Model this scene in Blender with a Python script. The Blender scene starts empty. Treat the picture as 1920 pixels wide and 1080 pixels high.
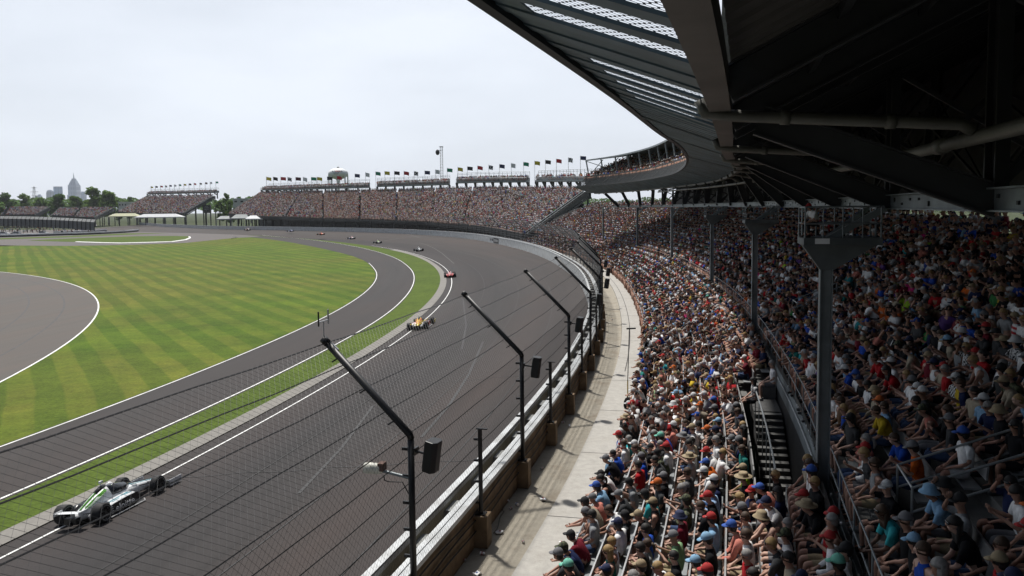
import bpy, math, random
import numpy as np
from mathutils import Vector, Matrix
random.seed(7); RNG=np.random.default_rng(7)
C=bpy.context.scene.collection
rad=math.radians
# ---------------------------------------------------------------- camera model (also used to read ground positions)
FPX=1500.; Y0=502.; PIT=math.atan(112/1500.); ROLL=0.012; HC=11.0
def ray(u,v):
    x=(u-960)/FPX; y=(Y0-v)/FPX; c,s=math.cos(ROLL),math.sin(ROLL); x,y=c*x+s*y,-s*x+c*y
    return x,math.cos(PIT)+y*math.sin(PIT),y*math.cos(PIT)-math.sin(PIT)
def at_z(u,v,z):
    a=ray(u,v); t=(z-HC)/a[2]; return Vector((a[0]*t,a[1]*t,z))
def at_d(u,v,d):
    a=ray(u,v); t=d/a[1]; return Vector((a[0]*t,d,HC+a[2]*t))
def proj(x,y,z):
    z=z-HC; f=y*math.cos(PIT)-z*math.sin(PIT); w=y*math.sin(PIT)+z*math.cos(PIT)
    if f<=.1: return (-9999,-9999)
    a,b=x/f,w/f; c,s=math.cos(ROLL),math.sin(ROLL); a,b=c*a-s*b,s*a+c*b
    return 960+FPX*a, Y0-FPX*b
OX,OY,RW=-330.2,98.2,338.0          # centre of the turn, radius of the outer wall
def pol(th,r,z=0.): t=rad(th); return Vector((OX+r*math.cos(t),OY+r*math.sin(t),z))
def topol(p): return math.degrees(math.atan2(p[1]-OY,p[0]-OX)), math.hypot(p[0]-OX,p[1]-OY)
def tab(xs,ys):
    xs=np.array(xs,float); ys=np.array(ys,float)
    m=np.gradient(ys,xs)
    def f(x):
        x=float(x)
        if x<=xs[0]: return float(ys[0]+m[0]*(x-xs[0])*0)
        if x>=xs[-1]: return float(ys[-1]+m[-1]*(x-xs[-1]))
        i=int(np.searchsorted(xs,x)-1); i=max(0,min(i,len(xs)-2)); h=xs[i+1]-xs[i]; t=(x-xs[i])/h
        return float((2*t**3-3*t**2+1)*ys[i]+(t**3-2*t**2+t)*h*m[i]+(-2*t**3+3*t**2)*ys[i+1]+(t**3-t**2)*h*m[i+1])
    return f
rA=tab([-60,0,12,20,24.5,30,38,46,56,66,80],[322,322,321.6,321.8,322,323.5,327.5,334,346,362,395])
rB=tab([-60,-8,-2.4,0,4,7.2,10.9,14.5,19.6,28.5,43,53.5,66,80],[317.4,317.5,317.2,316.8,316.1,315.6,315,314.8,314.9,317.5,330,345,362,395])
rC=tab([-60,-7,0,7.5,10,14,17.7,22.4,30.3,40.5,48.8],[311.6,311.6,310.9,309.3,308.5,307.6,306.6,305.6,307.3,316,327.5])
rW=tab([-60,-30,-14,-11,-8,-3,0,4.3,6.7,12.6,17.7,24.9,34.4,43,52,61,68,76,85],[336,336.5,337.3,337.8,338.1,338.2,338.4,338.7,339.2,341.2,343.7,349,353.6,355.5,358,366,388,430,512])
drift=tab([-30,-16,-14,-12.5,-11,-9,-4.4,1.6,8,14],[-.6,-.5,-.3,0,.2,.5,1.,2.1,2.6,2.8])
def wall(th,n,z): return pol(th,rW(th)+n,z)
def std(th,n,z): return pol(th,RW+n+drift(th),z)
def bank(th,r):
    a,w=rA(th),rW(th); t=min(1,max(0,(r-a)/(w-a))); return 1.75*t
# ---------------------------------------------------------------- mesh builder
class MB:
    def __init__(s): s.v=[]; s.f=[]; s.m=[]
    def add(s,vs,fs,mi=0):
        o=len(s.v); s.v+= [tuple(x) for x in vs]; s.f+=[tuple(i+o for i in f) for f in fs]; s.m+=[mi]*len(fs)
    def box(s,c,d,rz=0,mi=0,R=None):
        hx,hy,hz=d[0]/2,d[1]/2,d[2]/2
        R=R or Matrix.Rotation(rz,3,'Z'); c=Vector(c)
        vs=[c+R@Vector((x*hx,y*hy,z*hz)) for z in(-1,1) for x,y in((-1,-1),(1,-1),(1,1),(-1,1))]
        s.add(vs,[(3,2,1,0),(4,5,6,7),(0,1,5,4),(1,2,6,5),(2,3,7,6),(3,0,4,7)],mi)
    def beam(s,a,b,w,h,mi=0,up=(0,0,1)):
        a=Vector(a);b=Vector(b);d=(b-a); L=d.length; d=d/L; sd=d.cross(Vector(up))
        if sd.length<1e-4: sd=d.cross(Vector((0,1,0)))
        sd.normalize(); u=sd.cross(d)
        vs=[p+sd*(i*w/2)+u*(j*h/2) for p in(a,b) for i,j in((-1,-1),(1,-1),(1,1),(-1,1))]
        s.add(vs,[(3,2,1,0),(4,5,6,7),(0,1,5,4),(1,2,6,5),(2,3,7,6),(3,0,4,7)],mi)
    def ibeam(s,a,b,w,h,t=.02,mi=0):
        a=Vector(a);b=Vector(b);d=(b-a).normalized(); sd=d.cross(Vector((0,0,1)))
        if sd.length<1e-3: sd=Vector((1,0,0))
        sd.normalize(); u=sd.cross(d)
        s.beam(a+u*(h/2-t/2),b+u*(h/2-t/2),w,t,mi); s.beam(a-u*(h/2-t/2),b-u*(h/2-t/2),w,t,mi); s.beam(a,b,t,h-2*t-.002,mi)
    def tube(s,pts,r,n=8,mi=0,cap=True,closed=False):
        pts=[Vector(p) for p in pts]; k=len(pts); rs=r if isinstance(r,(list,tuple)) else [r]*k
        vs=[];fs=[];prev=None
        for i,p in enumerate(pts):
            t=(pts[min(i+1,k-1)]-pts[max(i-1,0)]).normalized()
            if prev is None:
                x=t.cross(Vector((0,0,1)));
                if x.length<1e-3: x=t.cross(Vector((1,0,0)))
            else: x=prev-t*prev.dot(t)
            x.normalize(); prev=x; y=t.cross(x)
            for j in range(n):
                a=2*math.pi*j/n; vs.append(p+(x*math.cos(a)+y*math.sin(a))*rs[i])
        for i in range(k-1):
            for j in range(n): fs.append((i*n+j,i*n+(j+1)%n,(i+1)*n+(j+1)%n,(i+1)*n+j))
        if cap: fs.append(tuple(range(n))[::-1]); fs.append(tuple((k-1)*n+j for j in range(n)))
        s.add(vs,fs,mi)
    def loft(s,rings,mi=0,cap=True):
        n=len(rings[0]); vs=[p for r in rings for p in r]; fs=[]
        for i in range(len(rings)-1):
            for j in range(n): fs.append((i*n+j,i*n+(j+1)%n,(i+1)*n+(j+1)%n,(i+1)*n+j))
        if cap: fs.append(tuple(range(n))[::-1]); fs.append(tuple((len(rings)-1)*n+j for j in range(n)))
        s.add(vs,fs,mi)
    def strip(s,a,b,mi=0):
        n=len(a); s.add(list(a)+list(b),[(i,i+1,n+i+1,n+i) for i in range(n-1)],mi)
    def sweep(s,path,prof,mi=0,close=True):
        """path(i)->function (n,z)->Vector list ; prof closed list of (n,z)"""
        rings=[[f(n,z) for n,z in prof] for f in path]; s.loft(rings,mi,close)
    def lathe(s,prof,c=(0,0,0),n=16,mi=0):
        c=Vector(c); rings=[[c+Vector((r*math.cos(2*math.pi*j/n),r*math.sin(2*math.pi*j/n),z)) for j in range(n)] for r,z in prof]; s.loft(rings,mi)
    def ball(s,c,r,n=8,m=6,mi=0):
        rx,ry,rz=r if isinstance(r,(tuple,list)) else (r,r,r); c=Vector(c); rings=[]
        for i in range(m+1):
            a=-math.pi/2+math.pi*i/m; q=max(math.cos(a),.02)
            rings.append([c+Vector((rx*q*math.cos(2*math.pi*j/n),ry*q*math.sin(2*math.pi*j/n),rz*math.sin(a))) for j in range(n)])
        s.loft(rings,mi)
    def build(s,name,mats,parent=None,smooth=False,bevel=0,loc=None):
        me=bpy.data.meshes.new(name); me.from_pydata(s.v,[],s.f)
        for m in (mats if isinstance(mats,(list,tuple)) else [mats]): me.materials.append(m)
        if max(s.m or [0])>0: me.polygons.foreach_set('material_index',s.m)
        if smooth: me.polygons.foreach_set('use_smooth',[True]*len(me.polygons))
        me.update()
        o=bpy.data.objects.new(name,me); C.objects.link(o)
        if parent: o.parent=parent
        if loc is not None: o.location=loc
        if bevel:
            b=o.modifiers.new('b','BEVEL'); b.width=bevel; b.segments=2; b.limit_method='ANGLE'
        return o
def tag(o,label=None,cat=None,group=None,kind=None):
    if label: o['label']=label
    if cat: o['category']=cat
    if group: o['group']=group
    if kind: o['kind']=kind
    return o
def empty(name,loc=(0,0,0),rz=0,**k):
    o=bpy.data.objects.new(name,None); C.objects.link(o); o.location=loc; o.rotation_euler=(0,0,rz); o.empty_display_size=.3
    return tag(o,**k)
def copy_tree(o,parent=None):
    c=o.copy(); C.objects.link(c); c.parent=parent
    for ch in list(o.children): copy_tree(ch,c)
    return c
def np_mesh(name,V,F4,col,mats,parent=None,F3=None):
    """V (n,3), F4 (m,4) int, col (n,4)"""
    me=bpy.data.meshes.new(name); me.vertices.add(len(V)); me.vertices.foreach_set('co',np.ascontiguousarray(V,np.float32).ravel())
    loops=F4.ravel(); st=np.arange(len(F4))*4; tot=np.full(len(F4),4)
    if F3 is not None and len(F3):
        st=np.concatenate([st,len(loops)+np.arange(len(F3))*3]); tot=np.concatenate([tot,np.full(len(F3),3)]); loops=np.concatenate([loops,F3.ravel()])
    me.loops.add(len(loops)); me.loops.foreach_set('vertex_index',loops.astype(np.int32))
    me.polygons.add(len(st)); me.polygons.foreach_set('loop_start',st.astype(np.int32))
    try: me.polygons.foreach_set('loop_total',tot.astype(np.int32))
    except Exception: pass
    if col is not None:
        a=me.color_attributes.new('Col','FLOAT_COLOR','POINT'); a.data.foreach_set('color',np.ascontiguousarray(col,np.float32).ravel())
    for m in (mats if isinstance(mats,(list,tuple)) else [mats]): me.materials.append(m)
    me.update(calc_edges=True); me.validate()
    o=bpy.data.objects.new(name,me); C.objects.link(o)
    if parent: o.parent=parent
    return o
# ---------------------------------------------------------------- materials
_M={}
class NT:
    def __init__(s,name):
        s.mat=bpy.data.materials.new(name); s.mat.use_nodes=True; s.t=s.mat.node_tree; s.b=s.t.nodes['Principled BSDF']
    def n(s,t,**k):
        x=s.t.nodes.new(t)
        for a,b in k.items(): setattr(x,a,b)
        return x
    def l(s,a,b): s.t.links.new(a,b)
    def val(s,op,a,b=None,c=None):
        x=s.n('ShaderNodeMath',operation=op)
        for i,q in enumerate((a,b,c)):
            if q is None: continue
            if isinstance(q,(int,float)): x.inputs[i].default_value=q
            else: s.l(q,x.inputs[i])
        return x.outputs[0]
    def noise(s,vec,scale,detail=4,rough=.55):
        x=s.n('ShaderNodeTexNoise'); x.inputs['Scale'].default_value=scale; x.inputs['Detail'].default_value=detail; x.inputs['Roughness'].default_value=rough
        if vec is not None: s.l(vec,x.inputs['Vector'])
        return x.outputs['Fac']
    def ramp(s,fac,stops):
        x=s.n('ShaderNodeValToRGB'); e=x.color_ramp.elements
        while len(e)<len(stops): e.new(.5)
        for i,(p,c) in enumerate(stops):
            e[i].position=p; e[i].color=(*c,1) if len(c)==3 else c
        s.l(fac,x.inputs[0]); return x.outputs[0]
    def mix(s,fac,a,b,mode='MIX'):
        x=s.n('ShaderNodeMix',data_type='RGBA',blend_type=mode)
        for i,q in ((0,fac),(6,a),(7,b)):
            if isinstance(q,(int,float)): x.inputs[i].default_value=q
            elif isinstance(q,tuple): x.inputs[i].default_value=(*q,1)
            else: s.l(q,x.inputs[i])
        return x.outputs[2]
    def pos(s): return s.n('ShaderNodeNewGeometry').outputs['Position']
    def bump(s,h,strength=.3,dist=.02):
        x=s.n('ShaderNodeBump'); x.inputs['Strength'].default_value=strength; x.inputs['Distance'].default_value=dist
        s.l(h,x.inputs['Height']); s.l(x.outputs[0],s.b.inputs['Normal'])
def M(name,rgb,rough=.6,metal=0.,ns=3.,amt=.25,bump=0.,obj=True,spec=.5):
    if name in _M: return _M[name]
    t=NT(name); b=t.b; b.inputs['Roughness'].default_value=rough; b.inputs['Metallic'].default_value=metal
    b.inputs['Specular IOR Level'].default_value=spec
    vec=t.n('ShaderNodeTexCoord').outputs['Object'] if obj else t.pos()
    f=t.noise(vec,ns,5)
    lo=tuple(c*(1-amt) for c in rgb); hi=tuple(min(1,c*(1+amt)) for c in rgb)
    t.l(t.ramp(f,[(.3,lo),(.7,hi)]),b.inputs['Base Color'])
    if bump: t.bump(t.noise(vec,ns*8,3),bump)
    _M[name]=t.mat; return t.mat
def radius_node(t):
    p=t.pos(); x=t.n('ShaderNodeVectorMath',operation='SUBTRACT'); t.l(p,x.inputs[0]); x.inputs[1].default_value=(OX,OY,0)
    m=t.n('ShaderNodeVectorMath',operation='MULTIPLY'); t.l(x.outputs[0],m.inputs[0]); m.inputs[1].default_value=(1,1,0)
    L=t.n('ShaderNodeVectorMath',operation='LENGTH'); t.l(m.outputs[0],L.inputs[0]); r=L.outputs['Value']
    sp=t.n('ShaderNodeSeparateXYZ'); t.l(m.outputs[0],sp.inputs[0])
    ang=t.val('ARCTAN2',sp.outputs[1],sp.outputs[0])
    cb=t.n('ShaderNodeCombineXYZ'); t.l(r,cb.inputs[0]); t.l(t.val('MULTIPLY',ang,9.),cb.inputs[1])
    return r,cb.outputs[0],p
def asphalt_mat(name,base,groove=None,streak=.5,stops=None):
    t=NT(name); r,cv,p=radius_node(t)
    st=t.noise(cv,.9,6,.6)               # long streaks that follow the turn
    st2=t.noise(cv,.22,3)
    fine=t.noise(p,14,4); big=t.noise(p,.05,3)
    c=t.ramp(st,[(.3,tuple(x*(1-streak*.45) for x in base)),(.7,tuple(x*(1+streak*.5) for x in base))])
    warm=(base[0]*1.25,base[1]*1.02,base[2]*.95); cool=(base[0]*.85,base[1]*.95,base[2]*1.05)
    c=t.mix(t.ramp(st2,[(.4,(0,0,0)),(.6,(1,1,1))]),c,t.mix(.55,c,warm))
    c=t.mix(t.ramp(big,[(.42,(0,0,0)),(.6,(1,1,1))]),c,t.mix(.35,c,cool))
    if groove:
        m=t.n('ShaderNodeMapRange'); m.inputs[1].default_value=groove[0]; m.inputs[2].default_value=groove[1]; t.l(r,m.inputs[0])
        g=t.ramp(m.outputs[0],stops); c=t.mix(1.,c,g,'MULTIPLY')
    c=t.mix(.25,c,t.ramp(fine,[(.3,tuple(x*.55 for x in base)),(.75,tuple(x*1.6 for x in base))]))
    t.l(c,t.b.inputs['Base Color']); t.b.inputs['Roughness'].default_value=.8; t.b.inputs['Specular IOR Level'].default_value=.22
    t.bump(fine,.15,.01); return t.mat
def grass_mat(name,g1,g2,dry,stripe=True,dryamt=.5):
    t=NT(name); p=t.pos(); sp=t.n('ShaderNodeSeparateXYZ'); t.l(p,sp.inputs[0]); X,Y=sp.outputs[0],sp.outputs[1]
    def band(ax,ay,period,ph=0.):
        q=t.val('ADD',t.val('MULTIPLY',X,ax),t.val('MULTIPLY',Y,ay))
        w=t.noise(p,.03,3); q=t.val('ADD',q,t.val('MULTIPLY',w,2.))
        return t.val('MULTIPLY_ADD',t.val('SINE',t.val('MULTIPLY_ADD',q,2*math.pi/period,ph)),.5,.5)
    a=rad(-58)
    big=t.noise(p,.022,4,.6); med=t.noise(p,.12,5,.65); fine=t.noise(p,5.,4,.7)
    c=t.mix(t.ramp(med,[(.35,(0,0,0)),(.65,(1,1,1))]),g1,g2)
    if stripe:
        s1=t.val('MULTIPLY',t.ramp(band(-math.sin(a),math.cos(a),3.1),[(.42,(0,0,0)),(.58,(1,1,1))]),t.ramp(t.noise(p,.11,6,.75),[(.34,(.22,)*3),(.6,(1,1,1))]))
        s2=band(math.cos(a),math.sin(a),15.,.7)
        s3=t.ramp(band(-math.sin(a-.62),math.cos(a-.62),3.7),[(.3,(0,0,0)),(.7,(1,1,1))])
        d=t.ramp(t.val('MULTIPLY_ADD',s1,.1,big),[(.42,(0,0,0)),(.66,(1,1,1))])
        c=t.mix(t.val('MULTIPLY',d,dryamt),c,dry)
        lt=t.val('ADD',t.val('MULTIPLY',s1,t.ramp(med,[(.25,(.25,)*3),(.7,(.75,)*3)])),t.val('MULTIPLY',s2,.08))
        lt=t.val('ADD',lt,t.val('MULTIPLY',s3,.07))
        c=t.mix(1.,c,t.ramp(lt,[(.08,(.82,.85,.82)),(.85,(1.38,1.26,1.35))]),'MULTIPLY')
        wear=t.noise(p,.3,6,.75)
        c=t.mix(t.ramp(wear,[(.6,(0,0,0)),(.78,(.55,)*3)]),c,(.10,.105,.035))
    else:
        c=t.mix(t.val('MULTIPLY',t.ramp(big,[(.5,(0,0,0)),(.7,(1,1,1))]),dryamt),c,dry)
    mot=t.noise(p,.9,6,.8); c=t.mix(1.,c,t.ramp(mot,[(.3,(.72,.74,.7)),(.7,(1.25,1.22,1.2))]),'MULTIPLY')
    fr=t.ramp(fine,[(.25,(.62,)*3),(.75,(1.35,)*3)]); c=t.mix(1.,c,fr,'MULTIPLY')
    t.l(c,t.b.inputs['Base Color']); t.b.inputs['Roughness'].default_value=.9; t.b.inputs['Specular IOR Level'].default_value=.15
    t.bump(fine,.6,.05); return t.mat
def concrete_mat(name,base,stain=(.10,.075,.05),amt=.6,rough=.85):
    t=NT(name); p=t.pos(); a=t.noise(p,.7,6,.65); b=t.noise(p,3.5,6,.7); f=t.noise(p,30,3)
    c=t.ramp(b,[(.3,tuple(x*.78 for x in base)),(.7,tuple(x*1.15 for x in base))])
    c=t.mix(t.val('MULTIPLY',t.ramp(a,[(.5,(0,0,0)),(.72,(1,1,1))]),amt),c,stain)
    c=t.mix(.2,c,t.ramp(f,[(.3,tuple(x*.6 for x in base)),(.7,tuple(x*1.3 for x in base))]))
    t.l(c,t.b.inputs['Base Color']); t.b.inputs['Roughness'].default_value=rough; t.bump(b,.2,.02); return t.mat
def col_mat(name,rough=.85):
    t=NT(name); a=t.n('ShaderNodeAttribute',attribute_name='Col'); t.l(a.outputs['Color'],t.b.inputs['Base Color']); t.b.inputs['Roughness'].default_value=rough
    t.b.inputs['Specular IOR Level'].default_value=.2
    return t.mat
def leaf_mat(name,lo,hi):
    t=NT(name); p=t.pos(); f=t.noise(p,.35,3); g=t.noise(p,1.7,2); c=t.mix(.5,t.ramp(f,[(.35,lo),(.65,hi)]),t.ramp(g,[(.3,lo),(.7,hi)]))
    t.l(c,t.b.inputs['Base Color']); t.b.inputs['Roughness'].default_value=.75; t.b.inputs['Specular IOR Level'].default_value=.2
    tr=t.n('ShaderNodeBsdfTranslucent'); t.l(c,tr.inputs[0]); ms=t.n('ShaderNodeMixShader'); ms.inputs[0].default_value=.6; t.l(t.b.outputs[0],ms.inputs[1]); t.l(tr.outputs[0],ms.inputs[2]); t.l(ms.outputs[0],t.t.nodes['Material Output'].inputs[0]); return t.mat
m_white=M('white_paint',(.74,.75,.76),.5,0,.6,.12,obj=False)
m_line=M('road_marking_paint',(.72,.72,.70),.7,0,1.5,.2,obj=False)
m_black=M('black_steel',(.012,.012,.013),.45,.3,4,.3)
m_wire=M('fence_wire',(.045,.046,.048),.5,.5,4,.2)
m_steel=M('weathered_grey_steel',(.20,.225,.235),.55,.4,1.2,.35,.1,obj=False)
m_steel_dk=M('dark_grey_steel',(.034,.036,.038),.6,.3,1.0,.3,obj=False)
m_alu=M('aluminium',(.5,.5,.5),.4,.7,2,.15,obj=False)
m_galv=M('galvanised_rail',(.33,.35,.36),.45,.6,2,.2,obj=False)
m_rust=M('rusty_brown_concrete',(.17,.115,.065),.85,0,2.,.45,.2,obj=False)
m_rubber=M('tyre_rubber',(.012,.012,.013),.75,0,6,.2)
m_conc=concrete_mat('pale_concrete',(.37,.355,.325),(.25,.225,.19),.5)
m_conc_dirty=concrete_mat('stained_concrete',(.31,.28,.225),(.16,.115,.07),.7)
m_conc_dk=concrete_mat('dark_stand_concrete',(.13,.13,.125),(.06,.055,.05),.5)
m_curb=concrete_mat('curb_stone',(.20,.188,.168),(.10,.09,.08),.5)
# ---------------------------------------------------------------- camera, world, sun
cam=bpy.data.cameras.new('camera'); co=bpy.data.objects.new('camera',cam); C.objects.link(co)
co.matrix_world=Matrix.Translation((0,0,HC))@Matrix.Rotation(math.pi/2-PIT,4,'X')@Matrix.Rotation(-ROLL,4,'Z')
cam.sensor_width=36; cam.lens=FPX/1920*36; cam.shift_y=-38/1920; cam.clip_start=.1; cam.clip_end=30000
sc=bpy.context.scene; sc.camera=co
AZ,EL=-30.,64.
w=bpy.data.worlds.new('World'); sc.world=w; w.use_nodes=True; nt=w.node_tree; bg=nt.nodes['Background']
sky=nt.nodes.new('ShaderNodeTexSky'); sky.sky_type='NISHITA'; sky.sun_disc=False; sky.sun_elevation=rad(EL); sky.sun_rotation=rad(AZ); sky.altitude=200; sky.air_density=1.; sky.dust_density=2.2; sky.ozone_density=1.
tc=nt.nodes.new('ShaderNodeTexCoord'); mp=nt.nodes.new('ShaderNodeMapping'); mp.inputs['Scale'].default_value=(1.,1.,3.2); nt.links.new(tc.outputs['Generated'],mp.inputs[0])
nz=nt.nodes.new('ShaderNodeTexNoise'); nz.inputs['Scale'].default_value=2.1; nz.inputs['Detail'].default_value=6; nz.inputs['Roughness'].default_value=.5; nt.links.new(mp.outputs[0],nz.inputs['Vector'])
rp=nt.nodes.new('ShaderNodeValToRGB'); rp.color_ramp.elements[0].position=.40; rp.color_ramp.elements[0].color=(.78,.78,.78,1); rp.color_ramp.elements[1].position=.62; rp.color_ramp.elements[1].color=(.94,.94,.94,1); nt.links.new(nz.outputs['Fac'],rp.inputs[0])
SKYK=1.
dt=nt.nodes.new('ShaderNodeVectorMath'); dt.operation='DOT_PRODUCT'; nt.links.new(tc.outputs['Generated'],dt.inputs[0]); dt.inputs[1].default_value=(-.12,.95,.28)
mr=nt.nodes.new('ShaderNodeMapRange'); mr.interpolation_type='SMOOTHSTEP'; mr.inputs[1].default_value=.25; mr.inputs[2].default_value=.78; mr.inputs[3].default_value=.12; nt.links.new(dt.outputs['Value'],mr.inputs[0])
mm=nt.nodes.new('ShaderNodeMath'); mm.operation='MULTIPLY'; nt.links.new(rp.outputs[0],mm.inputs[0]); nt.links.new(mr.outputs[0],mm.inputs[1])
mx=nt.nodes.new('ShaderNodeMix'); mx.data_type='RGBA'; nt.links.new(mm.outputs[0],mx.inputs[0]); nt.links.new(sky.outputs[0],mx.inputs[6]); mx.inputs[7].default_value=(17.0,18.1,19.8,1)
nt.links.new(mx.outputs[2],bg.inputs[0]); bg.inputs[1].default_value=.055
sl=bpy.data.lights.new('sun','SUN'); sl.energy=5.0; sl.angle=rad(2.4); sl.color=(1,.96,.9); so=bpy.data.objects.new('sun',sl); C.objects.link(so)
sd=Vector((math.sin(rad(AZ))*math.cos(rad(EL)),math.cos(rad(AZ))*math.cos(rad(EL)),math.sin(rad(EL)))); so.rotation_euler=(-sd).to_track_quat('-Z','Y').to_euler(); so.location=(0,0,80)
vs=sc.view_settings; vs.view_transform='Standard'; vs.look='None'; vs.gamma=1; vs.exposure=0.0
sc.cycles.max_bounces=6; sc.cycles.diffuse_bounces=2; sc.cycles.caustics_reflective=False; sc.cycles.caustics_refractive=False
# ---------------------------------------------------------------- ground
m_ground=grass_mat('ground_grass',(.035,.05,.016),(.045,.06,.02),(.09,.08,.045),False,.5)
m_grass=grass_mat('infield_turf',(.054,.100,.004),(.086,.142,.007),(.130,.112,.022),True,.52)
m_gstrip=grass_mat('verge_turf',(.056,.090,.010),(.076,.114,.013),(.09,.10,.025),False,.3)
m_track=asphalt_mat('track_asphalt',(.036,.0318,.0302),(320,345),.7,[(0,(1.05,1.05,1.05)),(.14,(.9,.9,.92)),(.24,(.62,.62,.66)),(.40,(.74,.73,.74)),(.52,(1.2,1.1,1.05)),(.62,(1.0,.95,.94)),(.72,(1.25,1.15,1.1)),(.86,(1.35,1.25,1.2)),(1,(1.5,1.45,1.4))])
m_lane=asphalt_mat('lane_asphalt',(.037,.0332,.0318),None,.45)
m_loop=asphalt_mat('loop_asphalt',(.089,.080,.071),None,.3)
m_far_asph=asphalt_mat('far_asphalt',(.105,.096,.091),None,.3)
mb=MB(); N=96
mb.add([(6000*math.cos(2*math.pi*i/N),6000*math.sin(2*math.pi*i/N),-.3) for i in range(N)],[tuple(range(N))]); tag(mb.build('ground',m_ground),kind='structure')
def polar_sheet(name,mat,r0,r1,z0,z1,t0,t1,step=.5,sub=1):
    mb=MB(); n=int((t1-t0)/step)+1; ts=[t0+(t1-t0)*i/(n-1) for i in range(n)]
    rows=[]
    for j in range(sub+1):
        q=j/sub; row=[]
        for t in ts:
            a,b=r0(t),r1(t); r=a+(b-a)*q; row.append(pol(t,r,(z0(t,r) if callable(z0) else z0+(z1-z0)*q)))
        rows.append(row)
    for j in range(sub): mb.strip(rows[j],rows[j+1])
    return tag(mb.build(name,mat),kind='structure')
k=lambda c:(lambda t:c)
polar_sheet('infield_grass',m_grass,k(2.),lambda t:rC(t)-.15,0,0,-45,49,.5)
polar_sheet('warm_up_lane',m_lane,lambda t:rC(t)-.2,lambda t:rB(t)+.2,.012,.012,-45,49,.4)
polar_sheet('grass_strip',m_gstrip,lambda t:rB(t)+.2,lambda t:rA(t)-1.35,.02,.05,-45,52,.4)
def f_curb(t): return -.8 if t<12 else (-.8+.7*(min(t,22)-12)/10)
polar_sheet('curb_strip',m_curb,lambda t:rA(t)-1.75,lambda t:rA(t)+f_curb(t),.062,.058,-45,22,.4)
polar_sheet('race_track',m_track,lambda t:rA(t)-1.4,lambda t:rW(t)-.05,lambda t,r:.016+bank(t,r),0,-45,84,.4,44)
def line(name,rf,z,t0,t1,wd=.15,step=.4):
    return polar_sheet(name,m_line,lambda t:rf(t)-wd/2,lambda t:rf(t)+wd/2,(lambda t,r:z+bank(t,r)),0,t0,t1,step)
line('white_line',lambda t:rA(t),.042,-45,27,.105); line('white_line',lambda t:rB(t),.03,-45,50,.115); line('white_line',lambda t:rC(t),.03,-45,12.5,.115)
# loop road of the infield course on the left
LX,LY,LR=-203.5,14.3,174.0
def ann(name,mat,r0,r1,z,a0=-60,a1=100,n=140):
    mb=MB(); p=lambda r,a:Vector((LX+r*math.cos(a),LY+r*math.sin(a),z)); A=[rad(a0+(a1-a0)*i/n) for i in range(n+1)]
    mb.strip([p(r0,a) for a in A],[p(r1,a) for a in A]); return tag(mb.build(name,mat),kind='structure')
ann('infield_road',m_loop,60,LR,.012); ann('white_line',m_line,LR-.16,LR,.018)
m_groove=M('dark_seam',(.05,.046,.045),.8,0,1,.3,obj=False)
for r in (170.2,166.4,162.6): ann('road_seam',m_groove,r,r+.22,.017)
def px_poly(name,mat,pts,z,kind='structure'):
    mb=MB(); P=[at_z(u,v,z) for u,v in pts]; mb.add(P,[tuple(range(len(P)))]); return tag(mb.build(name,mat),kind=kind)
# pit-exit and road-course asphalt in the far infield
px_poly('infield_course_asphalt',m_far_asph,[(-500,463),(-200,461.5),(0,460),(125,461),(250,459),(350,455.2),(425,447.6),(445,445.8),(470,444.8),(490,442.5),(462,438.2),(400,434.5),(330,432),(250,431),(0,431),(-500,433)],.022)
px_poly('course_grass_island',m_gstrip,[(50,451.0),(125,453.3),(225,455.6),(325,452.8),(350,449),(357,446),(355,443),(317,442.2),(250,443),(150,446.5),(75,449.6)],.034)
px_poly('course_grass_verge',m_gstrip,[(-400,455),(0,449.0),(125,445),(250,439.8),(317,437.2),(237,437.4),(125,442.5),(0,446.4),(-400,448)],.034)
mb=MB(); cp=[(140,453.6),(190,455.2),(225,455.9),(280,454.6),(325,453.2),(350,449.6),(358,446.4),(357,443.6)]
a=[at_z(u,v,.05) for u,v in cp]; b=[]
for i,p in enumerate(a):
    t=(a[min(i+1,len(a)-1)]-a[max(i-1,0)]).normalized(); b.append(p+Vector((-t.y,t.x,0))*.8+Vector((0,0,.16)))
mb.strip(a,b); tag(mb.build('white_kerb',m_line),kind='structure')
mb=MB(); a=[at_z(u,v,.05) for u,v in [(432,447.4),(440,446.4),(444,445.4),(437,444.2)]]; mb.strip(a,[p+Vector((.6,-1.2,.15)) for p in a]); tag(mb.build('white_kerb',m_line),kind='structure')
# ---------------------------------------------------------------- outer wall: energy absorbing steel barrier, foam blocks, concrete wall
TS=[-24+.5*i for i in range(int((84+24)/.5)+1)]
t_w=NT('painted_wall'); _p=t_w.pos(); c=t_w.mix(t_w.ramp(t_w.noise(_p,1.2,6,.7),[(.42,(0,0,0)),(.7,(.7,)*3)]),(.56,.58,.59),(.26,.255,.24)); t_w.l(c,t_w.b.inputs['Base Color']); t_w.b.inputs['Roughness'].default_value=.55
m_wallpaint=t_w.mat
m_olive=concrete_mat('weathered_inner_face',(.30,.29,.22),(.13,.12,.07),.6)
safer=empty('impact_barrier',wall(-13,0,1.7),label='white steel impact barrier along the outside of the banked turn',cat='barrier')
def wsweep(mbx,n0,n1,z0,z1,ts=TS,mi=0): mbx.loft([[wall(t,n0,z0),wall(t,n1,z0),wall(t,n1,z1),wall(t,n0,z1)] for t in ts],mi)
def place_child(o,par): o.parent=par; o.matrix_parent_inverse=par.matrix_world.inverted()
bpy.context.view_layer.update()
def fix(o,par):
    o.parent=par; o.matrix_parent_inverse=Matrix.Translation(par.location).inverted() if not any(par.rotation_euler) else (Matrix.Translation(par.location)@par.rotation_euler.to_matrix().to_4x4()).inverted(); return o
mb=MB(); wsweep(mb,-.05,.04,1.62,3.32); fix(mb.build('steel_face',m_wallpaint),safer)
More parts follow.
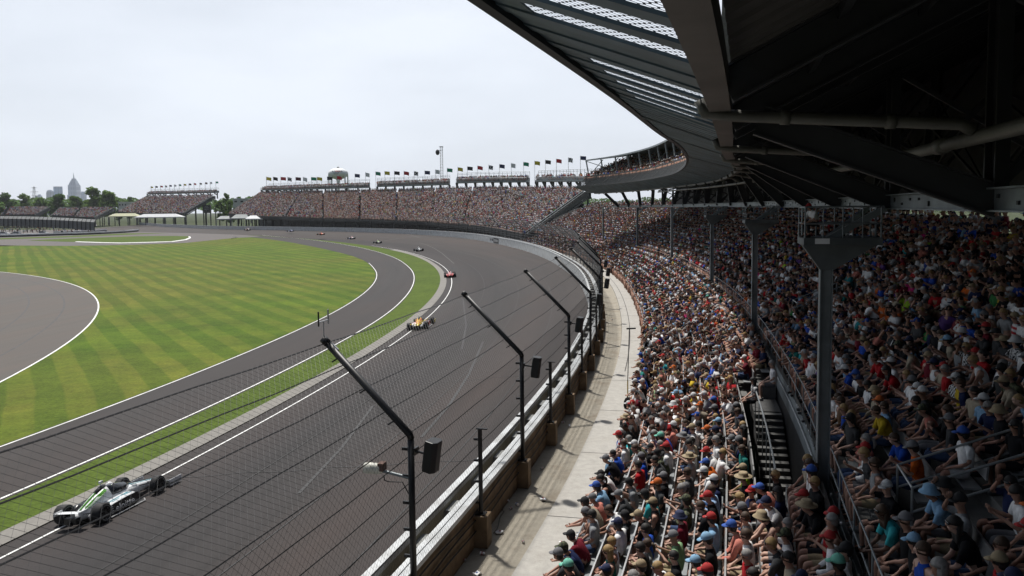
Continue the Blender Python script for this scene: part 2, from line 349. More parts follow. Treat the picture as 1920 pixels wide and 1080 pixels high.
mb=MB(); wsweep(mb,-.07,.12,3.325,3.5); fix(mb.build('top_rail',m_wallpaint),safer)
mb=MB(); wsweep(mb,.045,.115,1.7,3.32,[t for t in TS if t<8]); fix(mb.build('inner_face',m_olive),safer)
m_foam=M('foam_block',(.22,.225,.22),.9,0,3,.3,obj=False)
for i in range(52):
    t=-16+.385*i; mb=MB(); rz=rad(t); c=wall(t,.335,0); mb.box((c.x,c.y,2.55),(.40,.75,1.35),rz); fix(mb.build('foam_block',m_foam),safer)
cw=empty('concrete_wall',wall(-13,.7,1.7),label='long concrete retaining wall with white painted top, brown on the stand side',cat='wall')
mb=MB(); wsweep(mb,.56,.84,1.2,3.38); fix(mb.build('wall_body',m_rust),cw)
mb=MB(); wsweep(mb,.53,.87,3.385,3.5); fix(mb.build('coping',m_wallpaint),cw)
# sponsor panel on the wall
c=at_z(927,450,2.6); th,_=topol(c); sp=MB(); R=Matrix.Rotation(rad(th),3,'Z'); base=wall(th,-.09,0)
def wpanel(mb,s0,s1,z0,z1,n,mi=0):
    a,b=th-s0*.1695,th-s1*.1695; mb.add([wall(a,n,z0),wall(b,n,z0),wall(b,n,z1),wall(a,n,z1),wall(a,n+.03,z0),wall(b,n+.03,z0),wall(b,n+.03,z1),wall(a,n+.03,z1)],[(0,1,2,3),(7,6,5,4),(0,4,5,1),(1,5,6,2),(2,6,7,3),(3,7,4,0)],mi)
wpanel(sp,-.1,6.6,1.9,3.2,-.09); ob=sp.build('wall_panel',m_black); tag(ob,'dark framed advertising panel fixed on the white outer wall','panel')
sp=MB(); wpanel(sp,.7,5.8,2.2,2.9,-.1); fix(sp.build('panel_face',M('panel_grey',(.30,.30,.30),.6,0,1.4,.5,obj=False)),ob)
sp=MB()
for s in (-4.6,-2.4,-1.5): wpanel(sp,s,s+.6,2.3,3.0,-.085)
for s in (-3.8,): wpanel(sp,s,s+.6,2.6,2.75,-.085)
fix(sp.build('painted_mark',m_black),ob)
# ---------------------------------------------------------------- walkway
def ssheet(name,n0,n1,z0,z1,mat,t0,t1,step=.4,thick=.5):
    mb=MB(); n=int((t1-t0)/step)+1; ts=[t0+(t1-t0)*i/(n-1) for i in range(n)]
    f0=n0 if callable(n0) else (lambda t:std(t,n0,z0)); f1=n1 if callable(n1) else (lambda t:std(t,n1,z1))
    mb.loft([[f0(t)-Vector((0,0,thick)),f1(t)-Vector((0,0,thick)),f1(t),f0(t)] for t in ts]); return mb.build(name,mat)
tag(ssheet('walkway_path',lambda t:wall(t,.845,2.2),1.8,2.2,2.2,m_conc_dirty,-31,11.5,.25),kind='structure')
tag(ssheet('walkway_slab',1.82,6.5,2.27,2.27,m_conc,-31,11.5,.25),kind='structure')
mb=MB()
for i in range(16):
    t=-16+1.02*i; mb.strip([std(t,1.83,2.275),std(t,3.4,2.275)],[std(t+.006,1.83,2.275),std(t+.006,3.4,2.275)])
mb.strip([std(-9.5+.25*i,2.35,2.276) for i in range(40)],[std(-9.5+.25*i,2.40,2.276) for i in range(40)])
tag(mb.build('slab_joint_lines',m_groove),kind='structure')
# ---------------------------------------------------------------- catch fence posts
def make_post(tall):
    r=empty('fence_post'); H=6.4-3.05
    f=MB(); f.box((0,0,-.42),(.44,.44,.84)); f.build('footing',m_rust,r,bevel=.015)
    b=MB(); b.box((0,0,.012),(.26,.26,.024)); 
    if tall:
        b.tube([(0,0,0.02),(0,0,H)],.068,10); b.build('upright',m_black,r,True)
        a=MB(); a.tube([(.01,0,H-.04),(-.02,0,H+.05),(-1.8,0,H+1.88)],.074,10); a.tube([(-1.78,0,H+1.86),(-1.88,0,H+1.96)],.085,10); a.build('arm',m_black,r,True)
        g=MB()
        for i in range(3): q=(i+.6)/3; g.tube([(-1.8*q,0,H+1.88*q-.07),(-1.8*q-.13,0,H+1.88*q-.15)],.018,6)
        for i in range(6): z=.3+i*.56; g.box((-.12,0,z),(.14,.05,.06))
        g.build('cable_clamp',m_black,r)
    else:
        b.tube([(0,0,0.02),(0,0,2.25)],.058,8); b.box((.05,0,2.26),(.3,.06,.03)); b.build('upright',m_black,r)
        g=MB()
        for i in range(4): g.box((-.1,0,.3+i*.56),(.14,.05,.06))
        g.build('cable_clamp',m_black,r)
    return r
pt=make_post(True); ps=make_post(False); used=set(); TALL=[]
def put_post(src,th,lab,grp):
    o=src if src not in used else copy_tree(src); used.add(src)
    o.location=wall(th,.98,3.05); o.rotation_euler=(0,0,rad(th)); tag(o,lab,'fence post',grp); return o
lt={0:'black bent catch fence post carrying the white camera, nearest of the row',1:'second bent black fence post from the front with a loudspeaker',2:'third bent black fence post from the front, standing over the walkway',3:'fourth bent black fence post from the front with a loudspeaker'}
ls={0:'nearest short black fence post on a brown footing',1:'second nearest short black fence post by the walkway'}
for k in range(-2,40):
    th=-14.08+1.55*k if k<16 else 10.72+1.62*(k-16)
    t=put_post(pt,th,lt.get(k,'black bent fence post of the long catch fence round the turn'),None if k in lt else 'bent catch fence posts'); TALL.append(th)
    put_post(ps,th+.78,ls.get(k,'short straight black post of the long catch fence round the turn'),None if k in ls else 'short catch fence posts')
# fabric + cables
cf=empty('catch_fence',wall(-13,.9,3.5),label='black wire catch fence with steel cables leaning over the track',cat='fence')
def fprof(h):   # distance along the fence profile -> (n,z)
    if h<2.95: return .86,3.45+h
    q=(h-2.95)/2.6; return .86-1.8*q,6.4+1.88*q
HT=5.5
def wires(t0,t1,cell,wd):
    mb=MB(); per=wd/2; dth=math.degrees(1/339.); s=0; L=(t1-t0)/dth; step=cell*1.414; n=int(L/step)
    hs=[0,1.5,2.95,4.2,HT]
    for sg in (1,-1):
        for i in range(-int(HT/step),n+int(HT/step)):
            s0=i*step
            P=[]
            for h in hs:
                s=s0+sg*h
                if -1<=s<=L+1: nn,z=fprof(h); P.append((t0+s*dth,nn,z))
            if len(P)<2: continue
            rr=[]
            for (t,nn,z) in P:
                rr.append([wall(t,nn-per,z),wall(t,nn+per,z-per),wall(t+per*1.7*dth,nn,z+per)])
            mb.loft(rr,0,False)
    return mb
o=wires(-20,-3,.115,.0034).build('mesh_fabric',m_wire); fix(o,cf)
o=wires(-3,12,.22,.0085).build('mesh_fabric',m_wire); fix(o,cf)
o=wires(12,52,.55,.026).build('mesh_fabric',m_wire); fix(o,cf)
for h in (.25,.8,1.36,1.92,2.48,2.95,3.6,4.25,4.9,5.5):
    mb=MB(); nn,z=fprof(h); tt=[-21+.25*i for i in range(int(73/.25))]
    rr=.0125; mb.tube([wall(t,nn-.02,z+ (-.03*math.sin(math.pi*((t+14.08)/.775%1)))) for t in tt],[rr if t<8 else .03 for t in tt],4,0,False); fix(mb.build('cable',m_black),cf)
# loudspeakers on the posts
def make_speaker():
    r=empty('loudspeaker'); b=MB(); z0,z1=-.32,.32
    pr=[(-.11,-.16),(.09,-.2),(.16,-.1),(.16,.1),(.09,.2),(-.11,.16)]
    b.loft([[Vector((x,y,z)) for x,y in pr] for z in(z0,z1)]); b.build('cabinet',m_black,r,bevel=.02)
    g=MB(); g.box((-.118,0,0),(.012,.26,.52)); g.build('grille',m_steel_dk,r)
    k=MB(); k.tube([(-.38,0,0),(-.1,0,.0)],.025,6); k.box((-.37,0,0),(.05,.2,.16)); k.build('bracket',m_black,r); return r
spk=None; order=['nearest','second nearest','third nearest','fourth nearest','fifth nearest','sixth nearest','seventh nearest']
for i in range(7):
    th=-14.08+1.55*i; o=make_speaker() if spk is None else copy_tree(spk); spk=spk or o
    o.location=wall(th,1.42,6.05); o.rotation_euler=(0,rad(8),rad(th+ (12 if i%2 else -8))); tag(o,'black loudspeaker on the fence, %s to the viewer'%order[i],'loudspeaker')
# trackside camera on the nearest post
r=empty('trackside_camera',wall(-14.08,.98,5.55),rad(-14.08),label='white trackside camera pod on a steel arm over the wall',cat='camera')
b=MB(); b.tube([(-.05,0,0),(-.62,0,.1)],.035,8); b.build('arm',m_steel,r)
b=MB(); b.loft([[Vector((x,y*w,z*w+.14)) for y,z in((-.1,-.08),(.1,-.08),(.1,.08),(0,.12),(-.1,.08))] for x,w in((-.62,.8),(-.66,1),(-.95,1.05),(-1.03,.85))]); b.build('housing',M('dirty_white_plastic',(.6,.6,.52),.5,0,4,.3),r,True)
b=MB(); b.box((-.64,0,.2),(.12,.2,.16)); b.build('mount',M('rusted_bracket',(.1,.05,.035),.8,0,6,.4),r); b=MB(); b.tube([(-.6,0,.02),(-.6,.02,-.1),(-.5,.02,-.12),(-.2,0,-.1),(-.06,0,-.35)],.012,5); b.build('cable',m_black,r)
tip=wall(-14.08,.98-1.86,8.42)
r=empty('antenna',tip,rad(-14.08),label='small twin rod antenna on top of the nearest bent fence post',cat='antenna')
b=MB(); b.tube([(0,0,-.12),(0,0,.3)],.012,6); b.tube([(0,-.22,.3),(0,.22,.3)],.018,6); b.build('mast',m_alu,r)
for s in(-1,1): b=MB(); b.tube([(0,.21*s,.22),(0,.21*s,.52)],.016,6); b.build('rod',m_alu if s>0 else m_black,r)
b=MB(); b.tube([(0,0,-.1),(.18,.03,-.2),(.3,.02,-.3)],.035,8); b.build('clamp',m_alu,r)
# ---------------------------------------------------------------- marks on the asphalt
m_scuff=M('pale_scuff',(.062,.057,.054),.85,0,2,.4,obj=False); m_seam=M('tar_seam',(.016,.015,.015),.7,0,2,.3,obj=False)
def mark(name,pts,wd,mat,zo=.03):
    P=[]
    for u,v in pts:
        z=.02
        for _ in range(5): p=at_z(u,v,z); t,r=topol(p); z=zo+bank(t,r)
        P.append(p)
    Q=[]
    for i in range(len(P)-1):
        for k_ in range(8): Q.append(P[i].lerp(P[i+1],k_/8))
    Q.append(P[-1]); L=[];R_=[]
    for i,p in enumerate(Q):
        d=(Q[min(i+1,len(Q)-1)]-Q[max(i-1,0)]); d.z=0; d.normalize(); s=Vector((-d.y,d.x,0))*wd/2
        a,b=p+s,p-s
        for q in (a,b): t,r=topol(q); q.z=zo+bank(t,r)
        L.append(a);R_.append(b)
    mb=MB(); mb.strip(L,R_); tag(mb.build(name,mat),kind='structure')
mark('skid_mark',[(786,455),(800,459),(815,466),(829,475),(843,487),(851,494)],.22,m_scuff); mark('skid_mark',[(720,452),(745,448),(768,445),(790,441)],.6,m_scuff); mark('skid_mark',[(745,436),(766,440),(786,446)],.5,m_scuff)
mark('skid_mark',[(906,640),(880,700),(842,760),(790,820)],.16,m_seam); mark('skid_mark',[(700,760),(640,840),(560,925)],.14,m_seam); mark('skid_mark',[(868,560),(874,610),(866,655)],.14,m_seam)
for i,off in enumerate((4.6,8.9,12.6)):
    polar_sheet('paving_seam',m_seam,lambda t:rA(t)+off,lambda t:rA(t)+off+.05,lambda t,r:.032+bank(t,r),0,-30,40,.4)
for t in (-15.2,-11.8,-9.1,-6.3,-2.2,3.4):
    mb=MB(); rr=[rA(t)+.4+i*(rW(t)-rA(t)-.6)/30 for i in range(31)]; w_=.004
    mb.strip([pol(t+.02*math.sin(r*1.7),r,.032+bank(t,r)) for r in rr],[pol(t+.02*math.sin(r*1.7)+w_*2,r,.032+bank(t,r)) for r in rr]); tag(mb.build('asphalt_crack',m_seam),kind='structure')
# ---------------------------------------------------------------- race cars
def sec(x,hw,zb,zt,n=14,e=.55,cy=0.):
    out=[];m=(zb+zt)/2;h=(zt-zb)/2
    for j in range(n):
        a=2*math.pi*(j+.5)/n; ca,sa=math.cos(a),math.sin(a)
        out.append(Vector((x,cy+hw*math.copysign(abs(ca)**e,ca),m+h*math.copysign(abs(sa)**e,sa))))
    return out
def paint(name,rgb): return M('car_paint_'+name,rgb,.28,0,6,.08)
m_carbon=M('carbon_black',(.01,.01,.011),.4,0,20,.3)
m_screen=M('dark_visor',(.01,.012,.016),.08,0,3,.1)
m_rim=M('dark_alloy',(.05,.05,.052),.35,.7,6,.3)
def text_mesh(txt,size,mat,name,font_ex=.0):
    cu=bpy.data.curves.new(name,'FONT'); cu.body=txt; cu.size=size; cu.extrude=.003; cu.align_x='LEFT'
    o=bpy.data.objects.new('tmp',cu); C.objects.link(o); dg=bpy.context.evaluated_depsgraph_get()
    me=bpy.data.meshes.new_from_object(o.evaluated_get(dg)); bpy.data.objects.remove(o); me.materials.clear(); me.materials.append(mat)
    o=bpy.data.objects.new(name,me); C.objects.link(o); return o
def make_wheel(r,w,name='wheel'):
    o=bpy.data.objects.new('wheel',None)
    h=MB(); h.tube([(0,-w*.46,0),(0,w*.46,0)],.05,8)
    hub=h.build('wheel',m_rim)
    t=MB(); pr=[(-w/2*.86,r*.60),(-w/2,r*.68),(-w/2,r*.9),(-w/2*.84,r*.985),(0,r),(w/2*.84,r*.985),(w/2,r*.9),(w/2,r*.68),(w/2*.86,r*.60)]
    n=28; rings=[[Vector((rr*math.cos(2*math.pi*j/n),y,rr*math.sin(2*math.pi*j/n))) for j in range(n)] for y,rr in pr]; t.loft(rings,0,False); t.build('tyre',m_rubber,hub,True)
    q=MB()
    for y in(-w*.4,w*.4):
        rg=[[Vector((rr*math.cos(2*math.pi*j/n),y+dy,rr*math.sin(2*math.pi*j/n))) for j in range(n)] for rr,dy in((r*.62,0),(r*.54,-.02 if y>0 else .02))]; q.loft(rg,0,False)
        for k in range(10): a=2*math.pi*k/10; q.beam((r*.06*math.cos(a),y*.9,r*.06*math.sin(a)),(r*.6*math.cos(a+.15),y,r*.6*math.sin(a+.15)),.03,.02,0,(0,1,0))
    q.build('rim',m_rim,hub)
    z=MB(); 
    for y in (-w/2-.002,w/2+.002):
        rg=[[Vector((rr*math.cos(2*math.pi*j/n),y,rr*math.sin(2*math.pi*j/n))) for j in range(n)] for rr in(r*.72,r*.76)]; z.loft(rg,0,False)
    z.build('sidewall_band',M('tyre_band',(.30,.30,.30),.7,0,6,.3),hub); bpy.data.objects.remove(o); return hub
WR=make_wheel(.345,.39); WF=make_wheel(.335,.28)
_wu=set()
def wheel(src,loc,par,rz=0):
    o=copy_tree(src,par); o.location=loc; o.rotation_euler=(0,0,rz); return o
def race_car(label,top,side,accent,stripe=None,pod=None,guard=None,helmet=(.7,.7,.7),sponsor=None,detail=True):
    r=empty('race_car'); mt,ms,ma=top,side,accent; mst=stripe or accent
    b=MB()  # monocoque, nose and engine cover, one loft, coloured in zones
    S=[(-.42,.10,.20,.34),(-.2,.15,.16,.46),(.15,.20,.12,.60),(.55,.26,.08,.76),(.95,.28,.06,.90),(1.12,.24,.06,.95),(1.2,.30,.06,.66),(1.5,.33,.05,.60),(2.0,.32,.05,.58),(2.3,.28,.07,.56),(2.8,.21,.12,.50),(3.4,.14,.16,.40),(3.95,.09,.16,.30),(4.2,.045,.17,.24)]
    b.loft([sec(*s) for s in S]); b.build('body',mt,r,True,0)
    p=MB()
    for sg in(-1,1):
        p.loft([sec(x,hw,zb,zt,12,.4,sg*cy) for x,hw,zb,zt,cy in((-.05,.10,.14,.28,.33),(.35,.24,.08,.40,.42),(.75,.32,.06,.47,.44),(1.3,.34,.06,.50,.43),(1.75,.32,.06,.50,.42),(1.9,.26,.1,.46,.42))])
    p.build('sidepod',pod or mt,r,True)
    q=MB()
    for sg in(-1,1): q.add([Vector((x,sg*y,z)) for x,y,z in((.3,.76,.09),(1.9,.80,.09),(1.9,.80,.47),(1.2,.82,.485),(.6,.80,.45),(.3,.74,.34))]+[Vector((x,sg*(y-.02),z)) for x,y,z in((.3,.76,.09),(1.9,.80,.09),(1.9,.80,.47),(1.2,.82,.485),(.6,.80,.45),(.3,.74,.34))],[(0,1,2,3,4,5) if sg<0 else (5,4,3,2,1,0)]+[(i,(i+1)%6,(i+1)%6+6,i+6) for i in range(6)])
    q.build('side_panel',ms,r)
    f=MB(); f.add([Vector((x,y,z)) for z in(.025,.05) for x,y in((-.1,-.45),(.3,-.82),(2.05,-.88),(2.35,-.5),(2.35,.5),(2.05,.92),(.3,.86),(-.1,.45))],[tuple(range(8))[::-1],tuple(range(8,16))]+[(i,(i+1)%8,(i+1)%8+8,i+8) for i in range(8)]); f.build('floor',m_carbon,r)
    e=MB()
    for sg in(-1,1): e.tube([(.3,sg*.87,.06),(2.05,sg*.93,.06),(2.2,sg*.74,.1)],.022,6)
    e.build('floor_edge',M('pale_edge',(.45,.45,.45),.5,0,5,.2),r)
    # stripes along cover, nose and pods
    s=MB()
    for sg in(-1,1):
        s.add([(.0,sg*.10,.545),(.62,sg*.15,.795),(.98,sg*.16,.905),(.98,sg*.26,.83),(.62,sg*.255,.70),(.0,sg*.175,.47)],[(0,1,2,3,4,5)]); 
    s.tube([(-.1,0,.50),(.2,0,.635),(.55,0,.77),(.95,0,.91)],.035,6); s.build('cover_stripe',mst,r)
    s=MB()
    for sg in(-1,1):
        s.beam((.55,sg*.50,.462),(1.7,sg*.50,.506),.07,.012); s.beam((.75,sg*.62,.468),(1.75,sg*.60,.504),.04,.012); s.beam((2.4,sg*.10,.558),(3.9,sg*.03,.315),.05,.012)
    s.build('pod_stripe',ma,r)
    wgm=MB()   # rear wheel guards and engine fairings
    for sg in(-1,1): wgm.loft([sec(x,.11,zb,zt,8,.6,sg*.52) for x,zb,zt in((.0,.30,.36),(.3,.36,.56),(.62,.3,.54))])
    wgm.build('wheel_guard',guard or pod or mt,r,True)
    rw=MB(); rw.loft([[Vector((x,y,z)) for x,z in((-.72,.60),(-.5,.565),(-.34,.555),(-.5,.59))] for y in(-.5,.5)])
    for sg in(-1,1): rw.box((-.54,sg*.51,.57),(.40,.02,.12))
    rw.box((-.45,0,.4),(.14,.06,.32)); rw.build('rear_wing',mt,r)
    rb=MB(); rb.box((-.5,0,.28),(.22,.5,.22)); rb.box((-.62,0,.2),(.1,.12,.14)); rb.build('rear_bumper',m_carbon,r)
    fw=MB(); fw.loft([[Vector((x,y,z)) for x,z in((3.75,.16),(4.0,.13),(4.3,.10),(4.0,.10))] for y in(-.86,-.3,.3,.86)])
    fw.loft([[Vector((x,y,z)) for x,z in((3.6,.25),(3.75,.21),(3.85,.17),(3.72,.18))] for y in(-.84,.84)]); fw.build('front_wing',ms if detail else mt,r)
    ep=MB()
    for sg in(-1,1): ep.box((3.95,sg*.88,.18),(.75,.02,.24))
    ep.build('endplate',mt,r)
    su=MB()
    for sg in(-1,1):
        for x0,x1,z0,z1 in((.25,.05,.42,.40),(-.15,-.02,.38,.38),(.3,0,.2,.22),(2.7,2.95,.42,.42),(3.25,3.05,.36,.42),(2.7,2.98,.2,.22),(3.25,3.03,.2,.22)): su.tube([(x0,sg*.15,z0),(x1,sg*.68,z1)],.018,5)
    su.build('suspension',m_carbon,r)
    sc_=MB(); sc_.loft([[Vector((x,y*w,z)) for y,z in((-1,.58),(-.93,.72),(-.5,.80*k_),(.5,.80*k_),(.93,.72),(1,.58))] for x,w,k_ in((1.22,.29,1.12),(1.6,.3,1.1),(1.95,.27,1.02),(2.25,.14,.80))]); sc_.build('aeroscreen',m_screen,r,True)
    ab=MB(); ab.loft([sec(x,hw,zb,zt,10,.7) for x,hw,zb,zt in((.7,.07,.80,.90),(.98,.10,.80,1.0),(1.13,.11,.80,1.02))]); ab.build('air_intake',m_carbon,r,True)
    cm=MB(); cm.tube([(1.0,0,1.0),(1.0,0,1.1)],.02,6); cm.box((1.03,0,1.13),(.16,.07,.08)); cm.build('roll_hoop_camera',m_white,r)
    mr=MB()
    for sg in(-1,1): mr.tube([(2.05,sg*.3,.55),(2.05,sg*.52,.62)],.012,5); mr.box((2.04,sg*.56,.63),(.05,.16,.09))
    mr.build('mirror',mt,r)
    for sg in(-1,1): wheel(WR,(0,sg*.77,.345),r); wheel(WF,(3.,sg*.80,.335),r,rad(2))
    if sponsor:
        o=text_mesh(sponsor,.36,m_white,'side_lettering'); o.parent=r; o.location=(.62,-.845,.15); o.rotation_euler=(rad(90),0,rad(-1.4)); o.scale=(1.02,1,1)
        t=MB()
        for i in range(4): t.box((.52,-.775,.14+.075*i),(.1,.012,.028))
        t.build('side_marks',m_white,r)
    return r
def put_car(o,u,v,back=0.,turn=0.):
    z=.05
    for _ in range(6): p=at_z(u,v,z); th,rr=topol(p); z=.02+bank(th,rr)
    hd=rad(th+90+turn) if th<24 else math.atan2(*( (pol(th+1,rA(th+1)+6)-pol(th,rA(th)+6)).yx))
    f=Vector((math.cos(hd),math.sin(hd),0)); p=p-f*back; al=-math.atan(1.75/16.)
    o.location=p; o.rotation_euler=(Matrix.Rotation(hd,3,'Z')@Matrix.Rotation(al,3,'X')).to_euler(); return o
W_=paint('white',(.62,.63,.64)); K_=paint('black',(.012,.012,.014)); R_=paint('red',(.50,.02,.02)); Y_=paint('yellow',(.75,.55,.02)); O_=paint('orange',(.62,.14,.02)); G_=paint('green',(.09,.30,.03)); T_=paint('teal',(.02,.22,.28)); B_=paint('blue',(.03,.06,.32)); S_=paint('silver',(.32,.33,.34)); L_=paint('lime',(.35,.55,.05))
car=race_car('',W_,K_,T_,G_,guard=K_,sponsor='eloitte'); put_car(car,158,981,0.); tag(car,'white and black open-wheel race car with green stripe, nearest the viewer','race car','race cars running in line through the turn')
cs=[(dict(top=Y_,side=R_,accent=R_,stripe=R_,pod=W_),(790,613),'yellow, red and white race car second in line from the viewer'),
(dict(top=R_,side=W_,accent=W_,stripe=W_),(844,519),'red race car with white sides crossing the inner white line'),
(dict(top=S_,side=K_,accent=K_,stripe=W_),(785,470.5),'dark grey and silver race car on the bend of the inner line'),
(dict(top=S_,side=K_,accent=Y_,stripe=L_),(708,456),'silver and black race car with lime stripe beside the narrowing grass strip'),
(dict(top=W_,side=B_,accent=R_,stripe=R_),(659,448),'white race car with blue sides and red stripe following the orange one'),
(dict(top=O_,side=K_,accent=O_,stripe=R_),(602,440.5),'bright orange race car on the far curve'),
(dict(top=B_,side=W_,accent=W_,stripe=W_),(545,434.3),'blue race car with white stripe on the far curve'),
(dict(top=W_,side=O_,accent=O_,stripe=R_),(464,431.2),'white race car with orange sides near the far white wall'),
(dict(top=K_,side=S_,accent=W_,stripe=W_),(403,428.8),'black race car with white stripe near the far white wall'),
(dict(top=W_,side=K_,accent=K_,stripe=K_),(316,425.5),'white race car with black sides leading the line, farthest away')]
for kw,(u,v),lab in cs:
    o=race_car('',**kw); put_car(o,u,v,1.5); tag(o,lab,'race car','race cars running in line through the turn')
for o in (WR,WF):
    for c in list(o.children): bpy.data.objects.remove(c)
    bpy.data.objects.remove(o)
# ---------------------------------------------------------------- near grandstand
nl_=tab([-26,-15.6,-14,-13,-10.3,-4.5,.2,3,5.2,6.9],[5.95,6.2,6.4,6.6,8.1,11.0,12.3,12.0,10.6,8.8]); zl_=tab([-26,-13,-10.3,-4.5,.2,7],[12.42,12.46,12.8,13.16,13.4,13.4])
nu_=tab([-26,-15.2,-14.15,-12.5,-11.6,-6.2,-1.2,2.8,4.9,6.9],[3.8,4.0,4.3,4.8,5.15,7.2,9.3,9.6,8.3,5.6]); zu_=tab([-26,-14,-12.5,-11.6,-6.2,-1.2,2.8,7],[13.16,13.16,13.22,13.36,13.9,14.4,14.6,14.6])
def lring(t,dn=0.,dz=0.): return pol(t,RW+nl_(t)+dn,zl_(t)+dz)
def uring(t,dn=0.,dz=0.): return pol(t,RW+nu_(t)+dn,zu_(t)+dz)
def fas(t,q,off=0.):
    a,b=lring(t),uring(t); nrm=(b-a).cross(pol(t+.1,RW)-pol(t,RW)).normalized()
    if nrm.z<0: nrm=-nrm
    return a+(b-a)*q+nrm*off
gs=empty('grandstand',std(-12,6,2.3),label='covered two-deck steel grandstand packed with spectators along the outside of the turn',cat='grandstand')
GE=6.9  # end of the upper deck
def zlow(k): return 2.27+.15*k+(0 if k<6 else (.2,.5)[k-6])
def zup(j): return 4.55+.33*j
NUP=15
mb=MB()
def prof_low(k1): 
    pr=[(3.25,1.4)]
    for k in range(k1): pr+=[(3.25+.7*k,zlow(k)),(3.25+.7*(k+1),zlow(k))]
    pr.append((3.25+.7*k1,1.4)); return pr
TL=[-31+.5*i for i in range(100)]
mb.loft([[std(t,n,z) for n,z in prof_low(6)] for t in TL])
for a,b in((-31,-13.15),(-11.1,18.5)):
    tt=[a+(b-a)*i/40 for i in range(41)]; mb.loft([[std(t,n,z) for n,z in((7.455,1.4),(7.455,zlow(6)),(8.15,zlow(6)),(8.15,zlow(7)),(8.95,zlow(7)),(8.95,1.4))] for t in tt])
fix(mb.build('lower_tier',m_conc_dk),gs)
mb=MB(); pr=[(9.12,4.0)]
for j in range(NUP): pr+=[(9.12+.8*j,zup(j)),(9.12+.8*(j+1),zup(j))]
pr.append((9.12+.8*NUP,4.0)); TU=[-33+.5*i for i in range(57)]; mb.loft([[std(t,n,z) for n,z in pr] for t in TU])
pr=[(9.12,4.0)]
for j in range(20): pr+=[(9.12+.8*j,zup(j)),(9.12+.8*(j+1),zup(j))]
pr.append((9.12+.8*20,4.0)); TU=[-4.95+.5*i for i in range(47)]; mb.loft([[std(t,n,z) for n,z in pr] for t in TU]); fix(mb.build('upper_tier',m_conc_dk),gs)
# stairwell between the two tiers
mb=MB()
for i in range(15):
    t0=-11.45-.055*i; z=3.25-.155*i
    mb.loft([[std(t,n,zz) for n,zz in((7.95,z-1.),(8.93,z-1.),(8.93,z),(7.95,z))] for t in(t0,t0-.0545)])
    mb.loft([[std(t,n,zz) for n,zz in((7.95,z+.003),(8.93,z+.003),(8.93,z+.02),(7.95,z+.02))] for t in(t0-.004,t0-.0575)],1)
mb.loft([[std(t,n,zz) for n,zz in((7.95,2.9),(8.93,2.9),(8.93,3.3),(7.95,3.3))] for t in(-11.1,-11.445)])
fix(mb.build('stair_flight',[M('stair_riser',(.05,.05,.05),.7,0,3,.3,obj=False),M('stair_tread',(.085,.085,.083),.7,0,3,.3,obj=False)]),gs)
# parapet, with rail and mesh panels
mb=MB(); tt=[-21+.25*i for i in range(160)]
mb.loft([[std(t,n,z) for n,z in((8.98,3.75),(9.1,3.75),(9.1,4.56),(8.98,4.56))] for t in tt]); fix(mb.build('parapet_beam',m_steel),gs)
mb=MB(); mb.loft([[std(t,n,z) for n,z in((9.0,.6),(9.08,.6),(9.08,3.74),(9.0,3.74))] for t in tt]); fix(mb.build('under_wall',m_steel_dk),gs)
mb=MB()
for z in(5.56,5.08): mb.tube([std(t,9.0,z) for t in tt],.016,6)
fix(mb.build('front_rail',m_steel),gs)
for i in range(90):
    t=-18+.33*i; mb=MB(); mb.tube([std(t,9.0,4.5),std(t,9.0,5.56)],.02,5); fix(mb.build('rail_post',m_steel),gs)
mb=MB()
mb.loft([[std(t,n,z) for n,z in((8.995,4.57),(9.01,4.57),(9.01,4.80),(8.995,4.80))] for t in tt])
fix(mb.build('guard_panel',M('smoky_panel',(.022,.025,.027),.35,.1,1,.3,obj=False)),gs)
mb=MB()
for n,a,b in((8.93,-13.2,-11.05),(7.93,-13.1,-11.3)): mb.tube([std(a+(b-a)*i/8,n,zlow(6)+.95) for i in range(9)],.025,6)
for i in range(7): t=-13.0+.28*i; mb.tube([std(t,7.93,2.9),std(t,7.93,zlow(6)+.95)],.02,5)
fix(mb.build('stair_rail',m_galv),gs)
# rails round an aisle in the upper tier
for t0,j0 in((-14.0,1),(-9.8,2),(-6,4)):
    mb=MB(); a=std(t0,9.2+.8*j0,zup(j0)); b=std(t0,9.2+.8*(j0+2.6),zup(j0+2)+.2); a2=std(t0+.22,9.2+.8*j0,zup(j0)); b2=std(t0+.22,9.2+.8*(j0+2.6),zup(j0+2)+.2)
    for p,q in((a,b),(a2,b2)):
        for h in(.55,1.): mb.tube([p+Vector((0,0,h)),q+Vector((0,0,h))],.024,6)
        mb.tube([p,p+Vector((0,0,1.))],.024,6); mb.tube([q,q+Vector((0,0,1.))],.024,6)
    mb.tube([a+Vector((0,0,1)),a2+Vector((0,0,1))],.024,6); fix(mb.build('aisle_rail',m_galv),gs)
# girder, columns, struts
NG=10.25
def gir(t): return NG+min(2.2,drift(t))
mb=MB(); tt=[-17+.5*i for i in range(49)]
mb.loft([[pol(t,RW+gir(t)+n,z) for n,z in((-.02,10.90),(.02,10.90),(.02,11.17),(-.02,11.17))] for t in tt]); 
for z in(10.885,11.185): mb.loft([[pol(t,RW+gir(t)+n,z+d) for n,d in((-.12,-.012),(.12,-.012),(.12,.012),(-.12,.012))] for t in tt])
fix(mb.build('girder',m_steel),gs)
mb=MB()
for i in range(60): t=-15.5+.13*i; c=pol(t,RW+gir(t)-.035,11.03+(.05 if i%3 else -.04)); mb.box(c,(.03,.06,.05 if i%4 else .09),rad(t))
fix(mb.build('girder_bolt',m_steel_dk),gs)
def th_for_u(u,fn):
    best=None
    for i in range(3000):
        t=-15+i*.008; p=fn(t); q=proj(*p)
        if best is None or abs(q[0]-u)<best[0]: best=(abs(q[0]-u),t)
    return best[1]
COLT=[]
